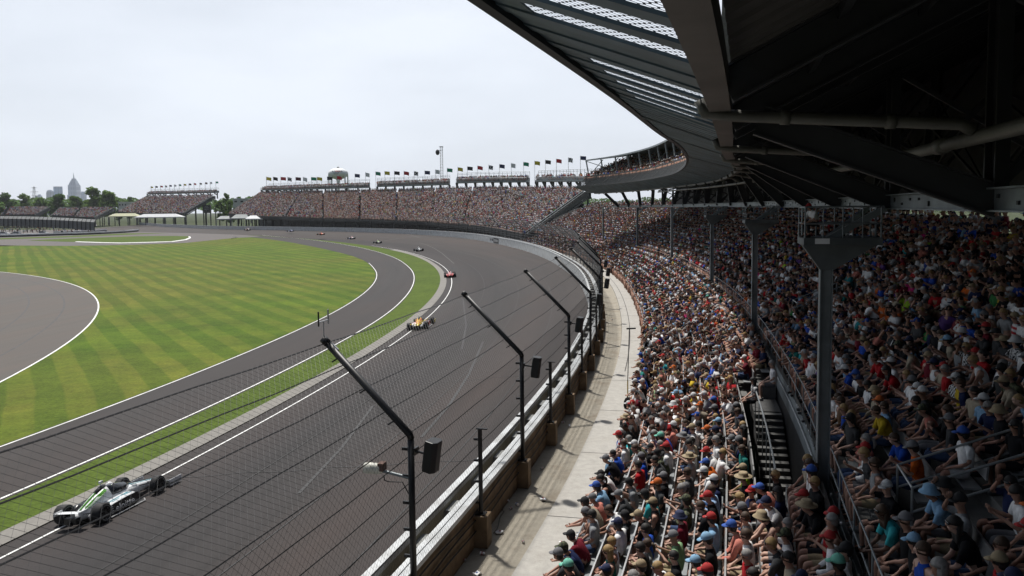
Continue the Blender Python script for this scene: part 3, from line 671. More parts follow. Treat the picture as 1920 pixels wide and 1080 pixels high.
for i,u in enumerate((1547,1415,1335,1260,1195,1131)):
    # nearest solution on the way out
    fn=lambda t:pol(t,RW+8.86+drift(t),8.)
    sols=[]; prev=None
    for k_ in range(2600):
        t=-14+k_*.01; q=proj(*fn(t))[0]-u
        if prev is not None and prev*q<=0: sols.append(t)
        prev=q
    t=sols[0] if sols else th_for_u(u,fn)
    if COLT and t<COLT[-1]+2: t=COLT[-1]+3.6
    COLT.append(t)
    n=8.86; top=9.55 if i<3 else 10.88
    mb=MB(); P=lambda n_,z,dt=0:pol(t+dt,RW+n_+drift(t),z)
    wv=.27; rz=rad(t); base=P(n,1.3)
    for s in(-1,1): mb.box(base+Vector((math.cos(rz)*s*.125,math.sin(rz)*s*.125,(top-1.3)/2)),(.022,wv,top-1.3),rz)
    mb.box(base+Vector((0,0,(top-1.3)/2)),(.226,.02,top-1.3),rz); mb.box(base+Vector((0,0,.55)),(.5,.5,.04),rz)
    fix(mb.build('column',m_steel),gs)
    if i>=3:
        mb=MB()
        for s in(-1,1): mb.beam(P(n,9.7),P(n+.6,10.86,s*.22),.1,.12)
        mb.beam(P(n,10.5),P(n+1.4,10.86),.16,.2)
        fix(mb.build('knee_brace',m_steel),gs)
    if i<3:
        fz=10.2; f=MB(); n0,n1=n-.55,n+1.05; hw=.6
        Q=lambda nn,s,z:P(nn,z)+Vector((-math.sin(rz)*s,math.cos(rz)*s,0))
        f.loft([[Q(n0,-hw,z),Q(n1,-hw,z),Q(n1,hw,z),Q(n0,hw,z)] for z in(fz-.09,fz+.07)])
        pl=f.build('platform',M('platform_steel',(.10,.115,.12),.6,.3,1.2,.3,obj=False)); fix(pl,gs)
        g=MB(); g.loft([[Q(n-.13,-.13,9.53),Q(n+.13,-.13,9.53),Q(n+.13,.13,9.53),Q(n-.13,.13,9.53)],[Q(n0+.02,-.2,fz-.1),Q(n1-.02,-.2,fz-.1),Q(n1-.02,.2,fz-.1),Q(n0+.02,.2,fz-.1)]])
        def sub(o): o.parent=pl; o.matrix_parent_inverse=(Matrix.Translation(gs.location).inverted()).inverted()@Matrix.Translation(gs.location).inverted() ; return o
        sub(g.build('bracket',M('platform_steel',(.10,.115,.12))))
        g=MB()
        for nn in(n0+.03,n1-.03):
            for s in(-hw+.03,0,hw-.03): g.tube([Q(nn,s,fz),Q(nn,s,fz+.74)],.02,5)
            for z in(.38,.74): g.tube([Q(nn,-hw+.03,fz+z),Q(nn,hw-.03,fz+z)],.02,5)
        for s in(-hw+.03,hw-.03):
            for z in(.38,.74): g.tube([Q(n0+.03,s,fz+z),Q(n1-.03,s,fz+z)],.02,5)
            for a in(.25,.5,.75): g.tube([Q(n0+(n1-n0)*a,s,fz),Q(n0+(n1-n0)*a,s,fz+.74)],.016,5)
        sub(g.build('railing',m_steel))
        g=MB(); g.beam(P(n,fz),P(n+1.2,10.9),.16,.14); g.beam(P(n-.05,fz),P(n+1.2,10.9,.3),.09,.09); fix(g.build('knee_brace',m_steel),gs)
        if i==0: g=MB(); c=Q(n0+.38,-hw-.012,fz+.0); g.box(c,(.3,.015,.12),rz); sub(g.build('sign_plate',m_white))
ST=[-14.55+1.22*i for i in range(18)]
for t in ST:
    a=pol(t,RW+gir(t)+.05,11.0); b=lring(t,.5,-.12); mb=MB(); mb.ibeam(a,b,.20,.44,.03); fix(mb.build('strut',m_steel_dk),gs)
for t in ST[:14]:
    mb=MB(); tb=t-.28; a=lring(tb,.05,-.2); mb.tube([lring(tb,-.25,.0),lring(tb,-.18,-.16),a,pol(tb,RW+gir(t)-.9,zl_(t)-.42),pol(tb,RW+gir(t)-.75,zl_(t)-.5)],.075,8)
    for q in(.25,.7): c=a.lerp(pol(tb,RW+gir(t)-.9,zl_(t)-.42),q); d=(pol(tb,RW+gir(t)-.9,zl_(t)-.42)-a).normalized(); mb.tube([c,c+d*.12],.09,8)
    fix(mb.build('drain_pipe',M('grey_pipe',(.095,.095,.08),.5,0,2,.3,obj=False),smooth=True),gs)
mb=MB(); tt=[-16+.25*i for i in range(70)]; mb.tube([pol(t,RW+gir(t)-.65,zl_(t)-.56) for t in tt],.085,10)
for t in ST[:12]: mb.tube([pol(t-.02,RW+gir(t)-.65,zl_(t)-.56),pol(t+.05,RW+gir(t)-.65,zl_(t)-.56)],.11,10)
fix(mb.build('main_pipe',M('grey_pipe',(.2,.2,.17)),smooth=True),gs)
# fascia: lower edge beam, outer edge beam, corrugated panels, wire mesh openings
tt=[-20+.3*i for i in range(int((GE+20)/.3)+1)]
mb=MB(); mb.loft([[lring(t,n,z) for n,z in((-.13,-.16),(.13,-.16),(.13,.10),(-.13,.10))] for t in tt]); fix(mb.build('lower_edge_beam',M('brown_grey_beam',(.105,.096,.084),.55,.2,1,.3,obj=False)),gs)
mb=MB(); mb.loft([[uring(t,n,z) for n,z in((-.03,-.12),(.10,-.12),(.10,.08),(-.03,.08))] for t in tt]); fix(mb.build('outer_edge_beam',m_steel_dk),gs)
m_clad=M('blue_grey_cladding',(.10,.145,.17),.5,.35,.8,.35,.05,obj=False)
dth=math.degrees(1/345.)
TM0,TM1=-16.9,-14.05     # stretch with open wire mesh
mb=MB(); tl=[]
t=TM1; ribs=[]
while t<GE:
    w_=dth*.6
    mb.loft([[fas(t+a,q,o) for a,o in((0,.0),(w_*.42,.0),(w_*.5,-.05),(w_*.92,-.05),(w_*1.0,.0),(w_,.02),(0,.02))] for q in(.02,.5,.99)]); t+=w_
for k_ in range(2):
    t=[-19.9,-15.23][k_]; e=[TM0,-14.88][k_]
    mb.loft([[fas(t+(e-t)*i/8,q,o) for q,o in((.02,0),(.99,0),(.99,.02),(.02,.02))] for i in range(9)])
mb.loft([[fas(TM0+(TM1-TM0)*i/12,q,o) for q,o in((.78,0),(.99,0),(.99,.02),(.78,.02))] for i in range(13)])
fix(mb.build('fascia_panel',m_clad),gs)
t=TM0
while t<TM1:
    mb=MB(); mb.loft([[fas(t,q,o) for q,o in((.02,-.02),(.98,-.02),(.98,.015),(.02,.015))],[fas(t+dth*.36,q,o) for q,o in((.02,-.02),(.98,-.02),(.98,.015),(.02,.015))]]); fix(mb.build('fascia_rib',m_clad),gs); t+=dth*1.0
mb=MB(); hx=.055
for i in range(int((TM1-TM0)/dth/hx/1.5)+1):
    for j in range(int(2.1/(hx*.866))):
        def hp(a,b): 
            return fas(TM0+dth*a,min(.8,b/2.1),.03)
        ax=i*1.5*hx; bx=(j+.5*(i%2))*hx*1.732*.5*2
        if bx>1.75: continue
        c=[(ax+hx*math.cos(rad(60*k2))*1.,bx+hx*math.sin(rad(60*k2))) for k2 in range(4)]
        for (p0,p1) in zip(c[:-1],c[1:]):
            d=Vector((p1[0]-p0[0],p1[1]-p0[1],0)).normalized(); e=(-d.y*.0105,d.x*.0105)
            mb.add([hp(p0[0]-e[0],p0[1]-e[1]),hp(p1[0]-e[0],p1[1]-e[1]),hp(p1[0]+e[0],p1[1]+e[1]),hp(p0[0]+e[0],p0[1]+e[1])],[(0,1,2,3)])
fix(mb.build('wire_mesh',m_steel_dk),gs)
# panel end flashings
for t in(-13.4,-12.3,-9.5,-5.5,-1.5,2.,5.):
    mb=MB(); mb.beam(fas(t,.01,-.07),fas(t,.99,-.07),.06,.03); fix(mb.build('panel_seam',m_steel),gs)
# soffit of the upper deck, rakers, purlins
def sof(t,n,dz=0.): return pol(t,RW+nl_(t)+n,zl_(t)+.05+n*.50+dz)
mb=MB(); t=-19.
while t<GE:
    w_=dth*.5
    mb.loft([[sof(t+a,n,o) for a,o in((0,0),(w_*.45,0),(w_*.5,.04),(w_*.95,.04),(w_,0),(w_,.1),(0,.1))] for n in(.15,8,15)]); t+=w_
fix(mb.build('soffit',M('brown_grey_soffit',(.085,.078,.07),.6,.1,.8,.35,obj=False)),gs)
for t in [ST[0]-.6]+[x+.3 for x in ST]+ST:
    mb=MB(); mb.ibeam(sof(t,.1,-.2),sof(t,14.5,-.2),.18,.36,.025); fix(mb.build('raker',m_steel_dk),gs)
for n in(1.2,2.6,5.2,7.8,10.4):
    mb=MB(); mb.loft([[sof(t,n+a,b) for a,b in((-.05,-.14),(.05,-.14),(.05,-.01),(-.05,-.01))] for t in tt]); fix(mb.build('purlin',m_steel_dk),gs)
for t in ST[:14]:
    mb=MB(); g=RW+gir(t); a=pol(t,g+1.2,11.2)
    top=lambda n:Vector(sof(t,n,-.35))
    n1=gir(t)+.9-nl_(t); n2=n1+4; n3=n1+9
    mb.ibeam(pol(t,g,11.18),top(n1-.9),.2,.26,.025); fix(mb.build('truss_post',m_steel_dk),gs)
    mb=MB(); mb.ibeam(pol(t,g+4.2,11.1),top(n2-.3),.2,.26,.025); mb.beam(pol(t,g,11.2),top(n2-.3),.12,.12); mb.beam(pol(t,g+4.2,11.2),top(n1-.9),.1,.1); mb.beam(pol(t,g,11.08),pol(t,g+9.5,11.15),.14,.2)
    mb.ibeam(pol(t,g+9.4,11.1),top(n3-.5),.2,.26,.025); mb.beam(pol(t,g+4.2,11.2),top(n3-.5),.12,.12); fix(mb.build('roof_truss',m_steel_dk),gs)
for i in range(13):
    t=ST[i]; t2=ST[i+1]; mb=MB(); g=RW+gir(t)
    a=pol(t,g+4.2,11.3); b=pol(t2,g+4.2,14.5); c_=pol(t,g+4.2,14.5); d=pol(t2,g+4.2,11.3); mb.beam(a,b,.09,.09); mb.beam(c_+Vector((0,0,.01)),d,.085,.085); mb.beam(c_,pol(t,g+9.4,11.3),.08,.08)
    a=pol(t,g+9.4,11.3); b=pol(t2,g+9.4,17); mb.beam(a,b,.09,.09); fix(mb.build('cross_brace',m_steel_dk),gs)
tt2=[-32+.5*i for i in range(77)]
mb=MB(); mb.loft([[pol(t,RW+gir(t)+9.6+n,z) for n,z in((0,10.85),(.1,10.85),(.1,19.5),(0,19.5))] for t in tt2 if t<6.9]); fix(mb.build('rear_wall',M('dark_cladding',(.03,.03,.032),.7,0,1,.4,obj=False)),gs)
for n_ in range(26):
    t=-16.2+.8*n_; mb=MB(); mb.beam(pol(t,RW+21.6+drift(t),8.5),pol(t,RW+21.6+drift(t),12.3),.16,.16); fix(mb.build('rear_post',m_steel_dk),gs)
# upper deck seating, screen, roof
mb=MB(); pr=[(1.5,.2)]
for j in range(12): pr+=[(1.5+.8*j,.85+.33*j),(1.5+.8*(j+1),.85+.33*j)]
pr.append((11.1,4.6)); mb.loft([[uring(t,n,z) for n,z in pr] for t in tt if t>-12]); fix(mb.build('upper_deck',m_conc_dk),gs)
mb=MB(); mb.loft([[uring(t,n,z) for n,z in((1.44,.3),(1.49,.3),(1.49,1.75),(1.44,1.75))] for t in tt if t>-12]); fix(mb.build('front_panel',m_steel_dk),gs)
mb=MB()
for q in range(34): mb.tube([uring(t,.05+1.4*q/33,.1+1.25*q/33) for t in tt if t>-9],.014,3,0,False)
for i in range(50): t=-8.+.298*i; mb.tube([uring(t,.05,.12),uring(t,1.45,1.37)],.012 if i%4 else .035,4,0,False)
fix(mb.build('debris_screen',m_steel_dk),gs)
ZR=19.0
mb=MB(); trf=[t for t in tt if t>-13]
mb.loft([[pol(t,RW+nu_(t)+n,z) for n,z in((1.6,ZR+.1),(1.6,ZR-.12),(13.5,ZR+1.2),(13.5,ZR+1.4))] for t in trf]); fix(mb.build('roof',m_steel),gs)
for i in range(13):
    t=6.7-.92*i; mb=MB(); p=lambda n,z:pol(t,RW+nu_(t)+n,z)
    mb.beam(p(2.0,zu_(t)+.7),p(2.0,17.2),.14,.14); mb.beam(p(2.0,17.2),p(1.7,ZR-.1),.1,.12)
    mb.beam(pol(t,RW+nu_(t)+2.0,16.6),pol(t+.16,RW+nu_(t)+1.8,ZR-.05),.08,.1); mb.beam(p(2.02,16.2),p(4.6,ZR+.1),.1,.12); fix(mb.build('roof_post',m_steel),gs)
    mb=MB(); mb.beam(p(12,zu_(t)+4),p(12,ZR+1.2),.14,.14); fix(mb.build('rear_roof_post',m_steel),gs)
mb=MB(); t=GE; p=lambda n,z:pol(t,RW+nu_(t)+n,z)
mb.beam(p(2,17),p(8,15),.1,.1); mb.beam(p(2,ZR),p(10,16.4),.1,.1); mb.beam(p(12,ZR+1.2),p(4,16),.1,.1); fix(mb.build('end_brace',m_steel),gs)
# benches: long rows with aluminium backs
ordn=['first','second','third','fourth','fifth','sixth','seventh','eighth','ninth','tenth','eleventh','twelfth','thirteenth','fourteenth','fifteenth']
def bench(n,zf,segs,label,legs,grp):
    r=empty('bench',std(segs[0][0],n,zf),label=label,cat='bench',group=grp)
    s=MB();b=MB()
    for a,e in segs:
        k_=max(4,int((e-a)/.4)); ts=[a+(e-a)*i/k_ for i in range(k_+1)]
        s.loft([[std(t,n+x,zf+z) for x,z in((0,.40),(.30,.40),(.30,.44),(0,.44))] for t in ts])
        b.loft([[std(t,n+.36+x,zf+z) for x,z in((0,.60),(.035,.60),(.055,.86),(.02,.86))] for t in ts])
    fix(s.build('seat_plank',m_galv),r); fix(b.build('backrest',m_alu),r)
    if legs:
        a,e=segs[0]; q=a+.1
        while q<min(e,-8.5):
            if q>-14.6:
                l=MB(); l.beam(std(q,n+.15,zf),std(q,n+.15,zf+.4),.05,.04); l.beam(std(q,n+.34,zf+.02),std(q,n+.385,zf+.62),.05,.03); fix(l.build('leg',m_galv),r)
            q+=.30
for k in range(8):
    segs=[(-17,-13.0),(-12.9,-9.2),(-9.05,-4.4),(-4.2,1),(1.2,14)] if k<6 else [(-17,-13.25),(-11.0,-4.4),(-4.2,14)]
    bench(3.25+.7*k+.30,zlow(k),segs,'grey aluminium bench with back, %s row up from the walkway in the lower seats'%ordn[k],True,'benches of the lower seats')
for j in range(15):
    bench(9.12+.8*j+.36,zup(j),[(-17,-14.1),(-13.85,-9.9),(-9.6,-6.1),(-5.8,.8),(1.1,16)],'grey aluminium bench with back, %s row up behind the parapet rail'%ordn[j],False,'benches of the upper seats')
# front handrail of the lower seats
fr=empty('front_handrail',std(-13,3.3,2.27),label='low galvanised handrail in front of the first row of lower seats',cat='handrail')
mb=MB()
for a,e in((-16.5,-13.35),(-13.25,-11.0),(-10.9,-8.),(-7.9,-2)):
    ts=[a+(e-a)*i/10 for i in range(11)]; mb.tube([std(t,3.3,3.12) for t in ts],.022,6)
fix(mb.build('rail',m_galv),fr)
for i in range(40):
    t=-16.4+.34*i; mb=MB(); mb.tube([std(t,3.3,2.25),std(t,3.3,3.12)],.02,5); fix(mb.build('post',m_galv),fr)
# ---------------------------------------------------------------- people
def skin_mesh(nodes,edges,root,sub,name):
    """nodes {key:(pos,r)} -> evaluated skin mesh"""
    ks=list(nodes); ix={k:i for i,k in enumerate(ks)}
    me=bpy.data.meshes.new('tmp'); me.from_pydata([nodes[k][0] for k in ks],[(ix[a],ix[b]) for a,b in edges],[])
    o=bpy.data.objects.new('tmp',me); C.objects.link(o)
    md=o.modifiers.new('s','SKIN'); md.branch_smoothing=.3
    sv=me.skin_vertices[0].data if me.skin_vertices else None
    if sv is None:
        bpy.context.view_layer.objects.active=o; sv=me.skin_vertices[0].data
    for k in ks:
        r=nodes[k][1]; sv[ix[k]].radius=(r,r) if isinstance(r,float) else r
    sv[ix[root]].use_root=True
    if sub: s=o.modifiers.new('u','SUBSURF'); s.levels=sub; s.render_levels=sub
    dg=bpy.context.evaluated_depsgraph_get(); m=bpy.data.meshes.new_from_object(o.evaluated_get(dg)); m.name=name
    bpy.data.objects.remove(o); bpy.data.meshes.remove(me)
    m.polygons.foreach_set('use_smooth',[True]*len(m.polygons)); return m
def pose(lean,L,Rr,yaw,pitch=0,stand=False,slouch=0.):
    """joint table for a figure facing +X; L and Rr are (elbow, wrist) in the upright frame"""
    hz=.5 if not stand else .92
    Rl=Matrix.Rotation(rad(lean),3,'Y'); piv=Vector((0,0,hz)); dz=hz-.5
    up=lambda p:piv+Rl@(Vector(p)+Vector((0,0,dz))-piv)
    J={'pelvis':Vector((0,0,hz)),'spine':up((-.01,0,.68)),'chest':up((0,0,.87)),'nbase':up((.0,0,1.03)),'neck':up((.01,0,1.08))}
    hc=up((.03,0,1.22)); J['hc']=hc; Rh=Matrix.Rotation(rad(yaw),3,'Z')@Matrix.Rotation(rad(lean*.45+pitch),3,'Y'); J['Rh']=Rh
    hd=lambda p:hc+Rh@Vector(p)
    J['jaw']=hd((.015,0,-.065)); J['hmid']=hd((0,0,0)); J['htop']=hd((-.008,0,.075)); J['nose']=hd((.108,0,-.015)); J['chin']=hd((.062,0,-.085))
    J['earL']=hd((-.005,.088,-.01)); J['earR']=hd((-.005,-.088,-.01)); J['brow']=hd((.075,0,.035))
    for s,nm,(e,w) in((1,'L',L),(-1,'R',Rr)):
        J['sh'+nm]=up((-.01,s*.185,.985)); J['ua'+nm]=up(Vector((-.01,s*.185,.985)).lerp(Vector(e),.5)); J['el'+nm]=up(e); J['wr'+nm]=up(w)
        d=(J['wr'+nm]-J['el'+nm]).normalized(); side=d.cross(Vector((0,0,1)))
        side=side.normalized() if side.length>.1 else Vector((0,1,0)); dn=side.cross(d)*-1
        pm=J['wr'+nm]+d*.055; J['pm'+nm]=pm
        for i,(o_,l) in enumerate(((-.03,.06),(-.01,.072),(.011,.068),(.031,.052))):
            b=pm+side*o_+d*.035; J['f%d%s'%(i,nm)]=b; J['g%d%s'%(i,nm)]=b+d*l*.7+dn*-.02; J['k%d%s'%(i,nm)]=b+d*l*.8+dn*-.05
        J['t0'+nm]=pm+side*(-.045*s)+d*.0; J['t1'+nm]=pm+side*(-.06*s)+d*.045
        if stand: J['hip'+nm]=Vector((0,s*.095,.86)); J['kn'+nm]=Vector((.02,s*.11,.48)); J['an'+nm]=Vector((-.02,s*.12,.09)); J['to'+nm]=Vector((.14,s*.14,.04))
        else: J['hip'+nm]=Vector((.06,s*.095,.5)); J['kn'+nm]=Vector((.43,s*(.12+slouch),.53)); J['an'+nm]=Vector((.40+slouch,s*(.12+slouch),.10)); J['to'+nm]=Vector((.55+slouch,s*(.14+slouch),.045))
    return J
RAD=dict(pelvis=.13,spine=.120,chest=.136,nbase=.066,neck=.053,jaw=.066,hmid=.090,htop=.062,nose=.016,chin=.034,earL=.016,earR=.016,brow=.03,sh=.056,ua=.047,el=.040,wr=.027,pm=.031,hip=.090,kn=.057,an=.037,to=.034)
def body_graph(J,fingers=True,face=True):
    N={};E=[]
    add=lambda k,r=None:N.__setitem__(k,(J[k],r or RAD[k]))
    for k in('pelvis','spine','chest','nbase','neck','jaw','hmid','htop'): add(k)
    E+=[('pelvis','spine'),('spine','chest'),('chest','nbase'),('nbase','neck'),('neck','jaw'),('jaw','hmid'),('hmid','htop')]
    if face:
        for k,p in(('nose','hmid'),('chin','jaw'),('earL','hmid'),('earR','hmid')): add(k); E.append((p,k))
    for s in'LR':
        for k in('sh','ua','el','wr','pm','hip','kn','an','to'): add(k+s,RAD[k])
        E+=[('chest','sh'+s),('sh'+s,'ua'+s),('ua'+s,'el'+s),('el'+s,'wr'+s),('wr'+s,'pm'+s),('pelvis','hip'+s),('hip'+s,'kn'+s),('kn'+s,'an'+s),('an'+s,'to'+s)]
        if fingers:
            for i in range(4): add('f%d'%i+s,.0105);add('g%d'%i+s,.0095);add('k%d'%i+s,.008); E+=[('pm'+s,'f%d'%i+s),('f%d'%i+s,'g%d'%i+s),('g%d'%i+s,'k%d'%i+s)]
            add('t0'+s,.013);add('t1'+s,.0105); E+=[('pm'+s,'t0'+s),('t0'+s,'t1'+s)]
    return N,E
def shirt_graph(J,sleeve=1):
    lo=J['pelvis']+(J['spine']-J['pelvis'])*-.12
    N={'lo':(lo,.152),'spine':(J['spine'],.145),'chest':(J['chest'],.160),'nbase':(J['nbase']+(J['neck']-J['nbase'])*.0,.072)}
    E=[('lo','spine'),('spine','chest'),('chest','nbase')]
    for s in'LR':
        N['sh'+s]=(J['sh'+s],.078); E.append(('chest','sh'+s))
        if sleeve>=1: N['ua'+s]=(J['ua'+s],.068); e=J['ua'+s].lerp(J['el'+s],.55); N['ue'+s]=(e,.064); E+=[('sh'+s,'ua'+s),('ua'+s,'ue'+s)]
        if sleeve>=2: N['el'+s]=(J['el'+s],.058); N['wr'+s]=(J['wr'+s],.040); E+=[('ue'+s,'el'+s),('el'+s,'wr'+s)]
    return N,E
def legs_graph(J,long=False):
    N={'pelvis':(J['pelvis']+Vector((-.01,0,.03)),.148)};E=[]
    for s in'LR':
        m=J['hip'+s].lerp(J['kn'+s],.85); N['hip'+s]=(J['hip'+s],.104); N['m'+s]=(m,.082); E+=[('pelvis','hip'+s),('hip'+s,'m'+s)]
        if long: N['kn'+s]=(J['kn'+s],.074); N['an'+s]=(J['an'+s]+Vector((0,0,.03)),.058); E+=[('m'+s,'kn'+s),('kn'+s,'an'+s)]
    return N,E
def widen(me,J,hz):
    n=len(me.vertices); a=np.empty(n*3,np.float32); me.vertices.foreach_get('co',a); a=a.reshape(-1,3)
    c=np.array(J['chest']); m=(a[:,2]>hz-.2)&(a[:,2]<c[2]+.15)&(np.abs(a[:,1])<.24)&(np.abs(a[:,0]-c[0]*np.clip((a[:,2]-hz)/(c[2]-hz+1e-3),0,1))<.22)
    a[m,1]*=1.16; me.vertices.foreach_set('co',a.ravel()); me.update()
lap=lambda s:((.03,s*.26,.76),(.27,s*.11,.64))
POSES=[pose(4,lap(1),lap(-1),-14),
 pose(24,((.22,.22,.74),(.44,.07,.74)),((.22,-.22,.74),(.44,-.07,.72)),12,-12),
 pose(34,((.28,.22,.86),(.56,.14,.92)),((.28,-.22,.86),(.56,-.10,.90)),4,-22),
 pose(8,((.10,.23,.76),(.33,.09,.93)),((.10,-.23,.76),(.33,-.09,.93)),2,10),
 pose(2,lap(1),((.20,-.27,1.0),(.17,-.09,1.20)),26),
 pose(-3,((.10,.25,.77),(.25,-.03,.83)),((.10,-.25,.77),(.26,.03,.79)),-28),
 pose(-10,((-.16,.36,.88),(-.08,.58,.90)),lap(-1),30,6,slouch=.06),
 pose(12,lap(1),((.08,-.25,.76),(.30,-.10,.98)),-4)]
STANDP=[pose(3,((-.02,.27,.74),(.08,.25,.50)),((-.02,-.27,.74),(.08,-.25,.50)),10,0,True),
 pose(14,((.12,.25,.76),(.36,.12,.78)),((.12,-.25,.76),(.36,-.10,.78)),-6,8,True)]
def clothes(me,J,off,parts,name):
    B={'spine1':('pelvis','spine'),'spine2':('spine','chest'),'chest':('chest','nbase'),'head':('neck','htop')}
    for s in'LR': B.update({'cs'+s:('chest','sh'+s),'sh'+s:('sh'+s,'ua'+s),'ua'+s:('ua'+s,'el'+s),'el'+s:('el'+s,'wr'+s),'wr'+s:('wr'+s,'pm'+s),'hip'+s:('pelvis','hip'+s),'th'+s:('hip'+s,'kn'+s),'kn'+s:('kn'+s,'an'+s),'an'+s:('an'+s,'to'+s)})
    rr=dict(RAD); n=len(me.vertices); co=np.empty(n*3,np.float32); me.vertices.foreach_get('co',co); co=co.reshape(-1,3); no=np.empty(n*3,np.float32); me.vertex_normals.foreach_get('vector',no); no=no.reshape(-1,3)
    ks=list(B); D=[];T=[]
    for k in ks:
        a,b=np.array(J[B[k][0]]),np.array(J[B[k][1]]); ra,rb=[RAD[q.rstrip('LR') if q.rstrip('LR') in RAD else q] for q in B[k]]; ab=b-a; t=np.clip(((co-a)@ab)/(ab@ab),0,1); D.append(np.linalg.norm(co-(a+t[:,None]*ab),axis=1)-(ra+(rb-ra)*t)*.9); T.append(t)
    D=np.array(D);T=np.array(T); ow=D.argmin(0); ok=np.zeros(n,bool)
    for i,k in enumerate(ks):
        if k in parts: ok|=(ow==i)&(T[i]<=parts[k])
        elif k[:-1] in parts: ok|=(ow==i)&(T[i]<=parts[k[:-1]])
    F=[tuple(f.vertices) for f in me.polygons if all(ok[v] for v in f.vertices)]
    us=sorted({v for f in F for v in f}); mp={v:i for i,v in enumerate(us)}; V=co[us]+no[us]*off
    m=bpy.data.meshes.new(name); m.from_pydata([tuple(map(float,x)) for x in V],[],[tuple(mp[v] for v in f) for f in F]); m.polygons.foreach_set('use_smooth',[True]*len(m.polygons)); return m
TORSO={'spine1':1,'spine2':1,'chest':1.,'cs':1}
VAR=[]
for i,J in enumerate(POSES+STANDP):
    hz=.5 if i<len(POSES) else .92
    b=skin_mesh(*body_graph(J),'pelvis',1,'person'); widen(b,J,hz)
    sh=clothes(b,J,.017,{**TORSO,'sh':1,'ua':.62},'shirt'); tk=clothes(b,J,.013,{**TORSO,'cs':.8},'tank_top'); lg=clothes(b,J,.016,{**TORSO,'sh':1,'ua':1,'el':.85},'long_shirt')
    s1=clothes(b,J,.012,{'spine1':.5,'hip':1,'th':.82},'shorts'); s2=clothes(b,J,.012,{'spine1':.5,'hip':1,'th':1,'kn':.85},'trousers')
    sh_=MB()
    for s in'LR': a,t=J['an'+s],J['to'+s]; d=(t-a); sh_.loft([[Vector((a.x+x,a.y+y*w+d.y*max(0,x)*3,z)) for y,z in((-.045,.0),(.045,.0),(.042,h),(-.042,h))] for x,w,h in((-.06,.8,.10),(0,1,.115),(.1,1.1,.085),(.2,.8,.06))])
    for m in(b,sh,tk,lg,s1,s2): m.materials.clear(); m.materials.append(None)
    VAR.append(dict(J=J,body=b,shirt=sh,tank=tk,long=lg,shorts=s1,trousers=s2,shoes=sh_))
def mesh_of(mb,name):
    me=bpy.data.meshes.new(name); me.from_pydata(mb.v,[],mb.f); me.polygons.foreach_set('use_smooth',[True]*len(me.polygons)); me.materials.append(None); return me
def dome(mb,rx,ry,rz,z0=-.02,n=14,m=5,cx=0.,full=False):
    rings=[]
    for i in range(m+1):
        a=(math.pi/2)*i/m; q=max(math.cos(a),.04); rings.append([Vector((cx+rx*q*math.cos(2*math.pi*j/n),ry*q*math.sin(2*math.pi*j/n),z0+rz*math.sin(a))) for j in range(n)])
    mb.loft(rings)
HATS={}
h=MB(); dome(h,.106,.097,.118,.012,cx=-.006); h.loft([[Vector((x,y,z)) for x,z in((.06,.02),(.06,.03),(.125+.05*(1-(y/.08)**2),.008),(.125+.05*(1-(y/.08)**2),.0))] for y in(-.08,-.045,0,.045,.08)]); h.ball((-.006,0,.13),.012,6,4); HATS['cap']=mesh_of(h,'cap')
h=MB(); dome(h,.106,.097,.118,.012,cx=-.006); h.loft([[Vector((-x,y,z)) for x,z in((.06,.02),(.06,.03),(.125+.05*(1-(y/.08)**2),.008),(.125+.05*(1-(y/.08)**2),.0))] for y in(-.08,-.045,0,.045,.08)]); HATS['backward cap']=mesh_of(h,'cap')
h=MB(); h.lathe([(.205,.022),(.20,.034),(.112,.03),(.104,.09),(.088,.125),(.03,.118)],n=20); HATS['straw hat']=mesh_of(h,'hat')
h=MB(); h.lathe([(.165,-.022),(.158,-.012),(.108,.03),(.098,.085),(.07,.112),(.02,.118)],n=16); HATS['bucket hat']=mesh_of(h,'hat')
h=MB(); dome(h,.100,.094,.108,.008,cx=-.014); h.ball((-.035,0,-.005),(.078,.088,.085),10,6); HATS['short hair']=mesh_of(h,'hair')
h=MB(); dome(h,.106,.100,.114,.004,cx=-.012); h.loft([[Vector((-.045+x,y,z)) for x,y in((-.065,-.05),(-.03,-.085),(.03,-.088),(.02,-.05),(.02,.05),(.03,.088),(-.03,.085),(-.065,.05))] for z in(.05,-.06,-.17)]+[[Vector((-.05+x*.8,y*.85,-.26)) for x,y in((-.065,-.05),(-.03,-.085),(.03,-.088),(.02,-.05),(.02,.05),(.03,.088),(-.03,.085),(-.065,.05))]]); HATS['long hair']=mesh_of(h,'hair')
h=MB(); dome(h,.100,.094,.106,.010,cx=-.014); h.ball((-.03,0,0),(.078,.088,.075),10,6); h.tube([(-.1,0,.03),(-.15,0,.0),(-.17,0,-.09),(-.15,0,-.17)],[.03,.035,.028,.012],8); HATS['ponytail']=mesh_of(h,'hair')
h=MB(); h.loft([[Vector((x,y,z)) for z in(-.002,.028) for x in((0,.016) if z<0 else (.016,0))] for y in ()] or [[Vector((.088-.35*y*y*8,y,-.004)),Vector((.098-.35*y*y*8,y,-.004)),Vector((.098-.35*y*y*8,y,.03)),Vector((.088-.35*y*y*8,y,.03))] for y in(-.07,-.045,-.015,.015,.045,.07)]); GLASSES=mesh_of(h,'sunglasses')
